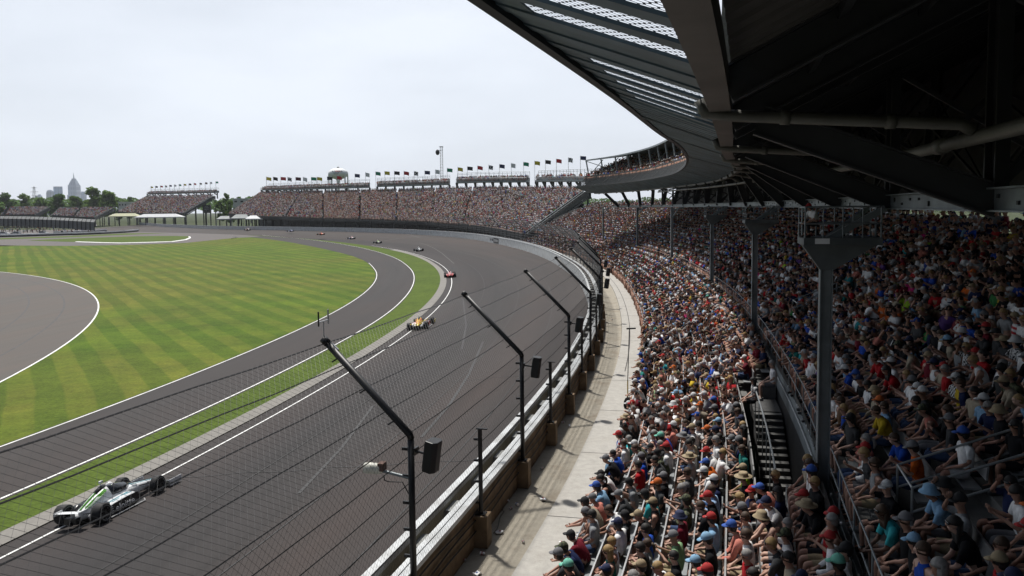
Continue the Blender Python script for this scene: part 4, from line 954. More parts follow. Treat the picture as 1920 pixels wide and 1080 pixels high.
SHIRTS={'white':(.68,.68,.68),'black':(0.0096,0.0096,0.0112),'charcoal grey':(0.044,0.0456,0.048),'light grey':(0.24,0.248,0.256),'red':(0.336,0.012,0.016),'maroon':(0.128,0.0096,0.02),'royal blue':(0.012,0.056,0.32),'navy blue':(0.0096,0.016,0.056),'light blue':(0.192,0.336,0.496),'turquoise':(0.032,0.288,0.32),'teal green':(0.016,0.144,0.128),'green':(0.032,0.176,0.048),'olive':(0.08,0.08,0.036),'orange':(0.48,0.096,0.012),'coral pink':(0.496,0.176,0.136),'yellow':(0.48,0.336,0.024),'beige':(0.336,0.288,0.216),'purple':(0.08,0.032,0.16),'lime green':(0.304,0.496,0.024),'pale green':(0.2,0.336,0.176),'hot pink':(0.496,0.024,0.16),'brown':(0.096,0.056,0.032)}
SW=[24,22,11,10,8,5,5,9,4,2,1.5,1.2,1.5,1.6,1.5,1,4,.8,.4,.8,.6,1.5]; SN=list(SHIRTS)
HATC={'white':(0.5148,0.5148,0.5148),'black':(0.0109,0.0109,0.0125),'grey':(0.1404,0.1404,0.1482),'red':(0.3276,0.0156,0.0156),'navy':(0.0109,0.0172,0.0585),'blue':(0.0234,0.078,0.3276),'tan':(0.2808,0.2184,0.1326),'orange':(0.4836,0.1092,0.0156),'light blue':(0.195,0.351,0.507),'camouflage':(0.078,0.078,0.039),'mint green':(0.1404,0.429,0.3276)}
HAIRC={'brown':(0.044,0.024,0.0128),'dark':(0.0112,0.0088,0.008),'blond':(0.272,0.176,0.072),'grey':(0.2,0.192,0.184)}
SKINS=[(.40,.235,.175),(.35,.20,.145),(.46,.29,.225),(.26,.14,.095),(.11,.06,.042),(.35,.185,.135)]
PANTS={'khaki':(0.255,0.204,0.1275),'dark':(0.017,0.017,0.0204),'grey':(0.119,0.119,0.1275),'denim':(0.0425,0.068,0.136),'navy':(0.0127,0.017,0.051),'white':(0.425,0.425,0.425)}
def fabric(nm,rgb): return M('fabric_'+nm,rgb,.9,0,14,.18,.15,spec=.15)
def patterned(nm,a,b,kind):
    if nm in _M: return _M[nm]
    t=NT(nm); v=t.n('ShaderNodeTexCoord').outputs['Object']; sp=t.n('ShaderNodeSeparateXYZ'); t.l(v,sp.inputs[0])
    sq=lambda ax,p:t.val('GREATER_THAN',t.val('SINE',t.val('MULTIPLY',sp.outputs[ax],2*math.pi/p)),0.)
    if kind=='stripe': f=sq(2,.13)
    elif kind=='check': f=t.val('ABSOLUTE',t.val('SUBTRACT',t.val('ABSOLUTE',t.val('SUBTRACT',sq(0,.1),sq(1,.1))),sq(2,.1)))
    elif kind=='plaid': f=t.val('MULTIPLY',t.val('ADD',sq(2,.06),sq(1,.06)),.5)
    else: f=t.val('GREATER_THAN',t.noise(v,18,2),.5)
    t.l(t.mix(f,a,b),t.b.inputs['Base Color']); t.b.inputs['Roughness'].default_value=.9; _M[nm]=t.mat; return t.mat
PAT={'red and white striped':patterned('stripe_red',(.62,.62,.62),(.42,.02,.03),'stripe'),'blue plaid':patterned('plaid_blue',(.32,.46,.66),(.16,.28,.50),'plaid'),'black and white checkered':patterned('check_bw',(.6,.6,.6),(.015,.015,.015),'check'),'camouflage':patterned('camo',(.09,.10,.05),(.03,.035,.02),'camo'),'navy and white striped':patterned('stripe_navy',(.62,.62,.64),(.02,.03,.1),'stripe'),'black patterned':patterned('blot_bw',(.5,.5,.5),(.014,.014,.016),'camo')}
m_skin=[M('skin_%d'%i,c,.6,0,9,.12,spec=.3) for i,c in enumerate(SKINS)]
m_glass=M('dark_lens',(.01,.01,.012),.15,0,3,.1); m_shoe=[M('shoe_white',(.45,.45,.45),.7),M('shoe_dark',(.03,.03,.03),.7)]
SHOE=[mesh_of(v['shoes'],'shoes') for v in VAR]
def child(me,par,mat,name,mtx=None):
    o=bpy.data.objects.new(name,me); C.objects.link(o); o.parent=par
    if mtx is not None: o.matrix_local=mtx
    o.material_slots[0].link='OBJECT'; o.material_slots[0].material=mat; return o
def shirt_material(nm): return PAT[nm] if nm in PAT else fabric(nm.replace(' ','_'),SHIRTS[nm])
def hat_material(nm):
    if nm is None: return None
    for suf in('backward cap','cap','straw hat','bucket hat','short hair','long hair','ponytail'):
        if nm.endswith(suf):
            c=nm[:-len(suf)].strip(); 
            if suf in('short hair','long hair','ponytail'): return suf,M('hair_'+c,HAIRC[c],.7,0,20,.3)
            if suf=='straw hat': return suf,M('straw_'+(c or 'tan'),HATC.get(c,(.50,.37,.19)),.85,0,25,.25)
            if c=='camouflage': return suf,PAT['camouflage']
            return suf,M('hat_'+c,HATC[c],.85,0,8,.15)
def person(loc,rz,var,shirt,hat,pants,cut='shirt',skin=0,shoes=0,glasses=False,scale=1.):
    v=VAR[var]; b=bpy.data.objects.new('person',v['body']); C.objects.link(b); b.location=loc; b.rotation_euler=(0,0,rz); b.scale=(scale,)*3
    b.material_slots[0].link='OBJECT'; b.material_slots[0].material=m_skin[skin]; b['category']='person'
    nm={'shirt':'shirt','tank':'tank_top','long':'long_shirt'}[cut]; child(v[cut],b,shirt_material(shirt),nm)
    lw='trousers' if pants.endswith('trousers') else 'shorts'; child(v[lw],b,fabric('pants_'+pants.split()[0],PANTS[pants.split()[0]]),lw)
    child(SHOE[var],b,m_shoe[shoes],'shoes')
    J=v['J']; mt=Matrix.Translation(J['hc'])@J['Rh'].to_4x4()
    h=hat_material(hat)
    if h: 
        o=child(HATS[h[0]],b,h[1],HATS[h[0]].name.split('.')[0],mt)
        if h[0] in('cap','backward cap','straw hat','bucket hat') and random.random()<.75: child(HATS['short hair'],b,M('hair_dark',HAIRC['dark'],.7),'hair',mt@Matrix.Translation((0,0,-.028)))
    if glasses: child(GLASSES,b,m_glass,'sunglasses',mt)
    return b
# --- every seat of the near stand
def seats():
    out=[]
    dt=.096
    def blocked(t,gaps): return any(a<t<b for a,b in gaps)
    for k in range(8):
        gaps=[(-13.03,-12.88)if k<6 else(-13.35,-10.95),(-9.25,-9.0),(-4.45,-4.15),(.95,1.25)]
        t=-16.6+RNG.random()*dt
        while t<15.2-.0*k:
            if not blocked(t,gaps): out.append(('L',k,t,3.25+.7*k+.47,zlow(k)))
            t+=dt*(1+.12*(RNG.random()-.5))
    for j in range(20):
        gaps=[(-14.12,-13.82),(-9.95,-9.55),(-6.15,-5.75),(.75,1.15)]+([(-13.9,-13.72)] if False else [])
        if j<2: gaps+=[(c-.09,c+.09) for c in COLT]
        t=-16.8+RNG.random()*dt
        while t<16.5:
            if (j<NUP or t>-5) and not blocked(t,gaps): out.append(('U',j,t,9.12+.8*j+.53,zup(j)))
            t+=dt*(1+.12*(RNG.random()-.5))
    return out
zz6=lambda x,y:(1000+x/3.6,780+y/3.6); zz8=lambda x,y:(1160+x/5.4,600+y/5.4); zz7=lambda x,y:(1380+x/3.556,780+y/3.556); zz5=lambda x,y:(1380+x/3.556,480+y/3.556)
# people that can be picked out in the photograph: tier,row,head pixel,shirt,headwear,pants,cut,pose,glasses
KEY=[('L',0,zz6(245,990),'charcoal grey','grey cap','dark shorts','shirt',2,0),('L',0,zz6(270,925),'navy blue','camouflage cap','dark shorts','shirt',2,0),('L',0,zz6(318,850),'maroon','black cap','dark shorts','shirt',2,1),('L',0,zz6(420,640),'beige','black cap','dark shorts','tank',2,0),('L',0,zz6(465,608),'coral pink','grey cap','khaki shorts','shirt',1,0),('L',0,zz6(448,535),'light blue','blue cap','dark shorts','shirt',1,0),('L',0,zz6(545,540),'maroon','dark long hair','dark shorts','tank',1,0),('L',0,zz6(580,480),'black','dark ponytail','dark shorts','tank',1,1),('L',0,zz6(545,415),'white','black cap','dark shorts','shirt',2,0),('L',0,zz6(600,335),'black','grey cap','dark shorts','shirt',2,0),('L',0,zz6(630,295),'royal blue','dark short hair','dark shorts','long',1,0),('L',0,zz6(650,175),'red and white striped','red cap','dark shorts','shirt',1,0),('L',0,zz6(705,150),'black','white cap','dark shorts','shirt',1,0),('L',0,zz6(742,45),'red','tan straw hat','khaki shorts','shirt',1,0),
('L',1,zz6(590,885),'white','blond short hair','khaki shorts','tank',0,1),('L',1,zz6(620,955),'teal green','blond long hair','khaki shorts','tank',0,0),('L',1,zz6(645,760),'white','navy cap','khaki shorts','shirt',0,0),('L',1,zz6(730,595),'charcoal grey','grey cap','dark shorts','shirt',1,0),('L',1,zz6(755,470),'light grey','black cap','grey shorts','shirt',7,0),('L',1,zz6(815,370),'red','dark short hair','dark shorts','shirt',0,0),('L',1,zz6(825,300),'royal blue','grey cap','grey shorts','shirt',0,0),('L',1,zz6(722,270),'white','brown ponytail','khaki shorts','shirt',1,0),('L',1,zz6(860,230),'black','black cap','dark shorts','shirt',6,0),
('L',2,zz6(790,950),'black','dark short hair','dark shorts','shirt',0,1),('L',2,zz6(830,820),'royal blue','dark short hair','khaki shorts','shirt',0,0),('L',2,zz6(840,745),'black','tan cap','dark shorts','shirt',1,0),('L',2,zz6(915,600),'turquoise','black cap','dark shorts','shirt',1,0),('L',2,zz6(925,500),'charcoal grey','orange cap','dark shorts','shirt',0,0),('L',2,zz6(955,445),'black','grey cap','dark shorts','shirt',5,0),('L',2,zz6(970,300),'camouflage','black cap','dark shorts','shirt',1,0),('L',2,zz6(1005,255),'white','red cap','khaki shorts','shirt',0,0),('L',2,zz6(1020,170),'royal blue','grey short hair','dark shorts','shirt',1,0),
('L',3,zz6(990,860),'pale green','grey cap','khaki shorts','shirt',3,0),('L',3,zz6(1030,705),'maroon','navy bucket hat','khaki shorts','shirt',0,0),('L',3,zz6(1095,545),'charcoal grey','grey short hair','grey shorts','shirt',3,1),('L',3,zz6(1110,420),'charcoal grey','brown short hair','grey shorts','shirt',0,0),('L',3,zz6(1150,300),'light grey','tan straw hat','khaki shorts','shirt',0,0),('L',3,zz6(1155,185),'light grey','grey straw hat','khaki shorts','shirt',1,0),
('L',4,zz6(1280,895),'black','light blue cap','khaki shorts','shirt',3,0),('L',4,zz6(1285,745),'light blue','red cap','khaki shorts','shirt',0,1),('L',4,zz6(1280,530),'blue plaid','brown short hair','grey trousers','long',3,0),('L',4,zz6(1295,440),'white','white cap','grey shorts','shirt',1,0),('L',4,zz6(1285,360),'orange','blue cap','grey shorts','shirt',1,0),('L',4,zz6(1280,285),'white','red cap','khaki shorts','shirt',1,0),('L',4,zz6(1310,130),'charcoal grey','orange cap','dark shorts','shirt',1,0),
('L',5,zz6(1482,455),'black','tan straw hat','grey trousers','long',0,0),('L',5,zz6(1490,375),'lime green','tan cap','khaki shorts','shirt',0,0),('L',5,zz6(1500,870),'white','brown short hair','khaki shorts','shirt',0,0),('L',5,zz6(1550,990),'red','grey short hair','khaki shorts','shirt',0,0),('L',5,zz6(1470,710),'light grey','brown short hair','khaki shorts','shirt',0,0),('L',5,zz6(1500,200),'charcoal grey','grey cap','grey shorts','shirt',1,0),('L',5,zz6(1490,40),'black','navy cap','grey shorts','tank',5,0),
('L',0,zz8(340,310),'turquoise','tan cap','dark shorts','shirt',2,0),('L',0,zz8(300,385),'royal blue','blue cap','dark shorts','shirt',2,0),('L',0,zz8(305,480),'white','tan cap','dark shorts','shirt',2,0),('L',1,zz8(375,480),'light grey','tan bucket hat','dark shorts','shirt',0,0),('L',0,zz8(305,640),'white','white cap','khaki shorts','shirt',2,0),('L',0,zz8(200,870),'light blue','white cap','dark shorts','shirt',2,0),('L',1,zz8(470,790),'black','dark short hair','dark shorts','tank',4,0),('L',2,zz8(680,890),'charcoal grey','white bucket hat','dark shorts','shirt',0,0),('L',3,zz8(840,810),'white','white cap','dark shorts','shirt',0,0),('L',4,zz8(960,930),'black','grey cap','dark shorts','shirt',0,0),('L',4,zz8(1060,845),'royal blue','blue cap','dark shorts','shirt',0,0),('L',3,zz8(830,690),'orange','dark short hair','dark shorts','shirt',5,0),('L',3,zz8(845,760),'yellow','brown short hair','dark shorts','shirt',3,0),('L',5,zz8(1275,905),'charcoal grey','grey cap','grey shorts','shirt',0,0),('L',6,zz8(1505,640),'black patterned','dark long hair','dark shorts','shirt',0,1),('L',7,zz8(1635,490),'white','grey short hair','grey shorts','shirt',0,0),
('U',0,zz7(620,470),'black','white cap','dark shorts','shirt',4,0),('U',1,zz7(845,190),'royal blue','brown short hair','grey shorts','shirt',1,0),('U',2,zz7(1015,135),'white','blue cap','white shorts','shirt',0,0),('U',3,zz7(1225,60),'black','dark long hair','dark shorts','shirt',0,1),('U',1,zz7(895,450),'black','black bucket hat','dark shorts','shirt',4,0),('U',1,zz7(900,540),'light blue','light blue bucket hat','grey shorts','shirt',1,0),('U',1,zz7(985,590),'light grey','black cap','khaki shorts','shirt',4,0),('U',2,zz7(1195,430),'navy blue','dark short hair','dark shorts','shirt',4,1),('U',3,zz7(1290,540),'charcoal grey','navy cap','dark shorts','shirt',0,1),('U',3,zz7(1450,810),'turquoise','grey cap','khaki shorts','shirt',0,0),('U',4,zz7(1545,905),'charcoal grey','red cap','dark shorts','shirt',0,1),('U',2,zz7(1110,860),'teal green','white cap','dark shorts','shirt',1,0),('U',5,zz7(1550,40),'black','brown short hair','khaki trousers','shirt',5,0),('U',4,zz7(1470,20),'navy and white striped','tan cap','denim shorts','shirt',0,0),('U',1,zz7(735,20),'yellow','brown short hair','denim trousers','shirt',1,0),('U',3,zz5(1440,980),'light blue','white cap','dark shorts','shirt',0,0),('U',3,zz5(1225,835),'black and white checkered','white cap','dark shorts','shirt',0,0),('U',3,zz5(1275,860),'yellow','black cap','dark shorts','shirt',0,0),('U',3,zz5(1120,780),'red','grey short hair','dark shorts','shirt',0,0),('U',1,zz5(740,810),'royal blue','white cap','dark shorts','shirt',1,0),('U',2,zz5(935,745),'white','white cap','dark shorts','shirt',0,0),('U',2,zz5(900,585),'royal blue','tan cap','dark shorts','shirt',0,0),('U',0,zz5(480,530),'red','grey cap','dark shorts','long',1,0)]
S=seats(); taken=[]; plan=[]
for (tier,row,(u,v),shirt,hat,pants,cut,po,gl) in KEY:
    zf=zlow(row) if tier=='L' else zup(row); p=at_z(u,v,zf+(1.20 if po not in(1,2) else 1.05)); th,_=topol(p); th=max(-16.2,th)
    n=(3.25+.7*row+.47) if tier=='L' else 9.12+.8*row+.53
    taken.append((tier,row,th)); plan.append((tier,row,th,n,zf,shirt,hat,pants,cut,po,gl))
fill=[]
for s in S:
    if any(t==s[0] and r==s[1] and abs(h-s[2])<.072 for t,r,h in taken): continue
    p=std(s[2],s[3],s[4]+.9); q=proj(*p)
    if s[0]=='U' and s[1]<3 and s[2]<COLT[0]+.1 and 1525<q[0]<1570: continue
    if s[0]=='U' and s[1]<3 and COLT[0]<s[2]<COLT[1]+.1 and abs(q[0]-1415)<9: continue
    if p.y<4 or not(-40<q[0]<2000) or q[1]>1190: continue
    fill.append((p.length_squared-2*p.z*HC+HC*HC,s))
fill.sort(key=lambda a:a[0])
NIND=296-len(plan)-5
ROWN={'L':'row of the lower seats','U':'row above the parapet'}
combos={(p[0],p[1],p[5],p[6]) for p in plan}
HATOPT=[c+' cap' for c in HATC]+['white cap','black cap','grey cap','navy cap','red cap','tan cap']*4+['black backward cap','grey backward cap','tan straw hat','white bucket hat','tan bucket hat','grey bucket hat']+['%s %s'%(c,s) for c in HAIRC for s in('short hair','short hair','long hair','ponytail')]*3
for d,(tier,row,th,n,zf) in fill[:NIND]:
    for _ in range(60):
        sh=random.choices(SN,SW)[0]
        if random.random()<.05: sh=random.choice(list(PAT))
        ht=random.choice(HATOPT)
        if (tier,row,sh,ht) not in combos: break
    combos.add((tier,row,sh,ht))
    po=random.choices(range(8),[7,3.2,.3,.5,.5,3,1.6,.6] if not(tier=='L' and row==0) else [4,4,1.2,.5,.6,2,1,.5])[0]
    plan.append((tier,row,th,n,zf,sh,ht,random.choice(['khaki shorts','dark shorts','grey shorts','denim shorts','navy shorts','grey trousers','denim trousers']),random.choices(['shirt','tank','long'],[7,2.2,.8])[0],po,random.random()<.35))
def hatword(h): return h if not h.endswith('hair') else h
for (tier,row,th,n,zf,sh,ht,pa,cut,po,gl) in plan:
    base=std(th,n,zf); far_=0
    o=person(base,rad(th+180+random.uniform(-14,14)),po,sh,ht,pa,cut,random.choices(range(6),[4,4,4,2,.8,3])[0],random.random()<.5,gl,random.uniform(1.04,1.15))
    g={'shirt':'shirt','tank':'tank top','long':'long sleeves'}[cut]
    lb='person in %s %s with %s, %s %s'%(sh,g,ht,ordn[row],ROWN[tier])
    if len(lb.replace('-',' ').split())>15: lb='person in %s %s with %s, %s %s'%(sh,g,ht,ordn[row],'lower row' if tier=='L' else 'upper row')
    o['label']=lb; o['group']='spectators seated in the near grandstand'
# people standing: two in the lower seats, photographers on the column platforms
def stander(p,rz,var,shirt,hat,pants,label,cut='shirt',scale=1.,skin=1):
    o=person(p,rz,var,shirt,hat,pants,cut,skin,1,False,scale); o['label']=label; return o
p_=at_z(1312,645,3.75); th,_=topol(p_); p_.z=2.85; stander(p_.copy(),rad(th-60),1,'lime green','dark short hair','dark shorts','person in bright lime shirt bending over among the seated crowd')
p_=at_z(1331,650,3.7); th,_=topol(p_); p_.z=2.95; stander(p_.copy(),rad(th+10),0,'navy blue','black cap','dark trousers','person in navy shirt standing with back to the track among seated spectators')
for i,(lab,sh,hat,off) in enumerate((('person in white shirt and red cap leaning on the nearest platform rail','white','red cap',-.45),('person in black shirt standing on the second column platform','black','dark short hair',-.3),('person in dark shirt on the third, farthest column platform','charcoal grey','black cap',-.3))):
    t=COLT[i]; rz=rad(t); p=pol(t,RW+8.86+drift(t)+off+.2,10.27)+Vector((math.sin(rz)*.2,-math.cos(rz)*.2,0)); stander(p,rz+math.pi+ (.5 if i==0 else .2),1,sh,hat,'dark trousers',lab,'shirt',.6,1)
# --- low detail figures for the rest of the crowd (one object)
def low_parts():
    outs=[]
    for i,v in enumerate(VAR[:8]):
        J=v['J']; V=[];F=[];K=[]
        def addm(me,cat):
            o=len(V); 
            for x in me.vertices: V.append(tuple(x.co)); K.append(cat(x.co) if callable(cat) else cat)
            for f in me.polygons:
                ix=list(f.vertices)
                if len(ix)==4: F.append(tuple(a+o for a in ix))
                elif len(ix)==3: F.append((ix[0]+o,ix[1]+o,ix[2]+o,ix[2]+o))
                else:
                    for q in range(1,len(ix)-1): F.append((ix[0]+o,ix[q]+o,ix[q+1]+o,ix[q+1]+o))
        b=skin_mesh(*body_graph(J,False,False),'pelvis',0,'x'); addm(b,lambda c:4 if c[2]<.1 else 0)
        m=skin_mesh(*shirt_graph(J,1),'spine',0,'x'); widen(m,J,.5); addm(m,1); m=skin_mesh(*legs_graph(J),'pelvis',0,'x'); addm(m,2)
        h=MB(); dome(h,.108,.102,.125,0,8,3); h.loft([[Vector((x,y,z)) for x,z in((.06,.0),(.06,.03),(.17,.02),(.17,.0))] for y in(-.07,.07)]); mt=Matrix.Translation(J['hc'])@J['Rh'].to_4x4()
        o=len(V)
        for x in h.v: V.append(tuple(mt@Vector(x))); K.append(3)
        for f in h.f:
            if len(f)==4: F.append(tuple(a+o for a in f))
            else:
                for q in range(1,len(f)-1): F.append((f[0]+o,f[q]+o,f[q+1]+o,f[q+1]+o))
        outs.append((np.array(V,np.float32),np.array(F,np.int64),np.array(K)))
    return outs
def far_part(seed,stand=False):
    r=np.random.default_rng(seed); m=MB(); K=[]
    def add(f,cat): 
        a=len(m.v); f(); K.extend([cat]*(len(m.v)-a))
    ln=r.uniform(-.02,.16); dz=.42 if stand else 0
    def ring(c,rx,ry,z,n=6): return [Vector((c+rx*math.cos(2*math.pi*j/n),ry*math.sin(2*math.pi*j/n),z+dz)) for j in range(n)]
    add(lambda:m.loft([ring(0,.14,.2,.42),ring(ln*.6,.15,.22,.75),ring(ln,.12,.23,.98),ring(ln,.05,.06,1.06)]),1)
    add(lambda:m.loft([ring(ln+.03,.05,.05,1.04),ring(ln+.04,.09,.08,1.18),ring(ln+.03,.085,.08,1.25)]),0)
    add(lambda:m.loft([ring(ln+.04,.125,.10,1.23),ring(ln+.02,.09,.085,1.31),ring(ln+.02,.03,.03,1.345)]),3)
    for s in(-1,1):
        if stand: add(lambda:m.beam((0,s*.1,.9),(0,s*.11,.45),.15,.16),2); add(lambda:m.beam((0,s*.11,.45),(0,s*.12,0),.1,.11),0)
        else: add(lambda:m.beam((-.05,s*.11,.5),(.36,s*.12,.53),.15,.15),2); add(lambda:m.beam((.40,s*.12,.6),(.44,s*.12,.03),.10,.11),0)
        a=r.uniform(.1,.4); add(lambda:m.beam((ln,s*.25,.97+dz),(ln+.1,s*.27,.74+dz),.09,.09),1); add(lambda:m.beam((ln+.1,s*.27,.74+dz),(ln+a,s*.12,.62+r.uniform(0,.35)+dz),.075,.075),0)
    F=[]
    for f in m.f:
        if len(f)==4: F.append(f)
        else:
            for q in range(1,len(f)-1): F.append((f[0],f[q],f[q+1],f[q+1]))
    return np.array(m.v,np.float32),np.array(F,np.int64),np.array(K)
LOW=low_parts(); FAR=[far_part(i) for i in range(6)]; FARS=[far_part(i+20,True) for i in range(3)]
CV=[];CF=[];CC=[];_off=0
FW=np.array([44,17,9,15,10,5,4,6,5,2,1,1,1.5,2,2.5,1.5,6,.8,.4,1,1,1.5]); FW=FW/FW.sum()
def lin(d,keys,wts): 
    a=np.array([d[k] for k in keys]); return a,np.array(wts)/np.sum(wts)
_sh,_shw=lin(SHIRTS,SN,SW); _ht,_htw=lin({**HATC,**{'h_'+k:v for k,v in HAIRC.items()}},list(HATC)+['h_'+k for k in HAIRC],[9,6,5,2.2,3,1.3,2,.5,.7,.5,.15,11,11,4,4]); _pt,_ptw=lin(PANTS,list(PANTS),[3,4,3,3,2,1]); _sk,_skw=np.array(SKINS),np.array([4,4,4,2,.7,3])/17.7
def crowd_add(P,ang,parts,scale=(1.03,1.15),shw=None,pale=0.,boost=1.):
    global _off
    P=np.array(P,np.float32); ang=np.array(ang); n=len(P)
    if not n: return
    sc=RNG.uniform(*scale,n); pick=RNG.integers(0,len(parts),n)
    tbl=np.stack([_sk[RNG.choice(len(_sk),n,p=_skw)],_sh[RNG.choice(len(_sh),n,p=_shw if shw is None else shw)],_pt[RNG.choice(len(_pt),n,p=_ptw)],_ht[RNG.choice(len(_ht),n,p=_htw)],np.where(RNG.random((n,1))<.5,.4,.03)*np.ones((n,3))],1)
    tbl[:,1:4]*=RNG.uniform(.75,1.2,(n,3,1))
    if boost>1: tbl=np.minimum(tbl*boost,.72); tbl[:,0]=tbl[:,0]*.7+tbl[:,0].mean(1,keepdims=True)*.3
    if pale: tbl[:,1]=tbl[:,1]*(1-pale)+pale*np.array([.42,.40,.40])
    for k in range(len(parts)):
        m=np.where(pick==k)[0]
        if not len(m): continue
        V,F,K=parts[k]; c,s=np.cos(ang[m])[:,None],np.sin(ang[m])[:,None]; v=V[None]*sc[m][:,None,None]
        X=np.stack([v[...,0]*c-v[...,1]*s,v[...,0]*s+v[...,1]*c,v[...,2]],-1)+P[m][:,None,:]
        CV.append(X.reshape(-1,3)); CF.append((F[None]+(np.arange(len(m))*len(V))[:,None,None]+_off).reshape(-1,4))
        CC.append(np.concatenate([tbl[m][:,K,:],np.ones((len(m),len(K),1))],-1).reshape(-1,4)); _off+=len(m)*len(V)
mid=[];far=[]
for d,s in fill[NIND:]:
    if RNG.random()<.035: continue
    (mid if d<55**2 else far).append(s)
for lst,parts in((mid,LOW),(far,FAR)):
    crowd_add([std(s[2],s[3]+RNG.normal(0,.05),s[4]) for s in lst],[rad(s[2]+180)+RNG.normal(0,.22) for s in lst],parts)
# upper deck crowd
P=[];A=[]
for j in range(11):
    t=-6.+RNG.random()*.08
    while t<GE-.15:
        if abs((t%2.4)-1.2)>.06: P.append(uring(t,1.5+.8*j+.4,.85+.33*j)); A.append(rad(t+180)+RNG.normal(0,.2))
        t+=.088*(1+.1*RNG.random())
crowd_add(P,A,FAR)
# driver of the nearest car
Jd=pose(-12,((.18,.2,.75),(.40,.08,.80)),((.18,-.2,.75),(.40,-.08,.80)),0)
hm=MB(); hm.ball((0,0,.01),(.145,.125,.14),14,10); hm_me=mesh_of(hm,'helmet')
b=bpy.data.objects.new('person',VAR[6]['body']); C.objects.link(b); b.material_slots[0].link='OBJECT'; b.material_slots[0].material=fabric('driver_suit',(.02,.02,.022))
J=VAR[6]['J']; b.rotation_euler=car.rotation_euler; b.scale=(.8,)*3
off=Vector((1.42,0,.86))-J['hc']*.8
bpy.context.view_layer.update(); b.location=car.matrix_world@off
tag(b,'race driver in a white helmet sitting in the nearest white and black car','person')
mt=Matrix.Translation(J['hc'])@Matrix.Scale(1.25,4); child(hm_me,b,M('helmet_white',(.7,.7,.72),.2,0,3,.1),'helmet',mt); v=MB(); v.loft([[Vector((x,y,z)) for x,z in((.10,-.01),(.15,-.01),(.14,.06),(.10,.06))] for y in(-.08,0,.08)]); child(mesh_of(v,'visor'),b,m_screen,'visor',mt)
# ---------------------------------------------------------------- far grandstands
def poly_at(pts,f):
    x=f*(len(pts)-1); i=min(int(x),len(pts)-2); return pts[i].lerp(pts[i+1],x-i)
def far_stand(name,label,front,back,rows,cols,step_occ=.95,skip=0.,scale=(1.22,1.38),person_w=.74,pale=.0):
    fr=[at_d(u,v,d) for u,d,v in front]; bk=[at_d(u,v,d) for u,d,v in back]
    g=empty(name,fr[0],label=label,cat='grandstand')
    def pt(f,q): return poly_at(fr,f).lerp(poly_at(bk,f),q)
    fs=[i/cols for i in range(cols+1)]; mb=MB()
    rings=[]
    for f in fs:
        ring=[]
        a,b=pt(f,0),pt(f,1)
        ring.append(Vector((a.x,a.y,min(a.z,b.z)-1.3)))
        for r in range(rows):
            p0,p1=pt(f,r/rows),pt(f,(r+1)/rows); ring+= [Vector((p0.x,p0.y,p0.z)),Vector((p1.x,p1.y,p0.z))]
        c=pt(f,1); ring.append(Vector((c.x,c.y,c.z-1.6)))
        rings.append(ring)
    mb.loft(rings); fix(mb.build('tier',M('dark_tread',(.05,.05,.05),.8,0,1,.3,obj=False)),g)
    mb=MB()
    n=max(3,int((fr[0]-fr[-1]).length/9))
    for i in range(n+1):
        f=i/n
        for q in(.02,.35,.68,.98):
            p=pt(f,q); mb.beam((p.x,p.y,-.2),(p.x,p.y,p.z-1.5),.5,.5)
        a,b=pt(f,0),pt(f,1); mb.beam(a-Vector((0,0,1.8)),b-Vector((0,0,2.0)),.4,.5)
    fix(mb.build('steel_frame',m_steel_dk),g)
    mb=MB()
    for f in(0,1):
        a,b=pt(f,0),pt(f,1); mb.beam(a+Vector((0,0,1)),b+Vector((0,0,1.1)),.12,.12); mb.beam(a+Vector((0,0,.4)),b+Vector((0,0,.5)),.1,.1)
        for k_ in range(9): p=a.lerp(b,k_/8); mb.beam(p,p+Vector((0,0,1.1)),.1,.1)
    fix(mb.build('end_rail',m_steel),g)
    mb=MB(); mb.loft([[pt(f,.9)+Vector((0,0,-3.)),pt(f,.92)+Vector((0,0,-3.)),Vector((*pt(f,.92).xy,-.2)),Vector((*pt(f,.9).xy,-.2))] for f in fs]); 
    if rows>25: fix(mb.build('rear_wall',m_steel_dk),g)  # dark sheet added so the open space beneath the rows looks dark
    mb=MB(); mb.loft([[pt(f,-.03)+Vector((0,0,-.4)),pt(f,-.026)+Vector((0,0,-.4)),pt(f,-.026)+Vector((0,0,1.0)),pt(f,-.03)+Vector((0,0,1.0))] for f in fs]); fix(mb.build('front_guard',m_steel_dk),g)
    P=[];A=[]
    for r in range(rows):
        L=sum((pt((i+1)/20,(r+.5)/rows)-pt(i/20,(r+.5)/rows)).length for i in range(20)); m=int(L/person_w)
        for i in range(m):
            f=(i+RNG.random()*.5+.2)/m
            if (f*cols/6)%1<.05 or RNG.random()>step_occ: continue
            p=pt(f,(r+.45)/rows); p2=pt(min(1,f+.01),(r+.45)/rows); p0=pt(max(0,f-.01),(r+.45)/rows); d=p2-p0
            q0=pt(f,r/rows); P.append((p.x,p.y,q0.z)); A.append(math.atan2(d.y,d.x)+math.pi/2+RNG.normal(0,.25))
    crowd_add(P,A,FAR,scale,FW,pale,1.4); return g,pt
FRONT=[(985,192,443),(940,222,433),(880,256,424),(800,302,416),(700,338,412),(600,378,409.5),(500,402,407.5),(430,428,402)]
BACK=[(1104,236,357),(1000,276,355),(900,292,355),(800,322,357),(700,352,359),(600,392,361),(545,420,362),(490,450,363)]
gm,pm=far_stand('far_grandstand','large open far grandstand full of people round the end of the turn, under flags',FRONT,BACK,28,60)
g3,p3=far_stand('left_far_grandstand','steep crowded stand left of the main far stand, with its own row of flags',[(345,560,401),(300,570,401),(260,580,401),(222,590,398)],[(404,596,366),(360,606,367),(310,616,368),(276,626,369)],20,16,person_w=.8)
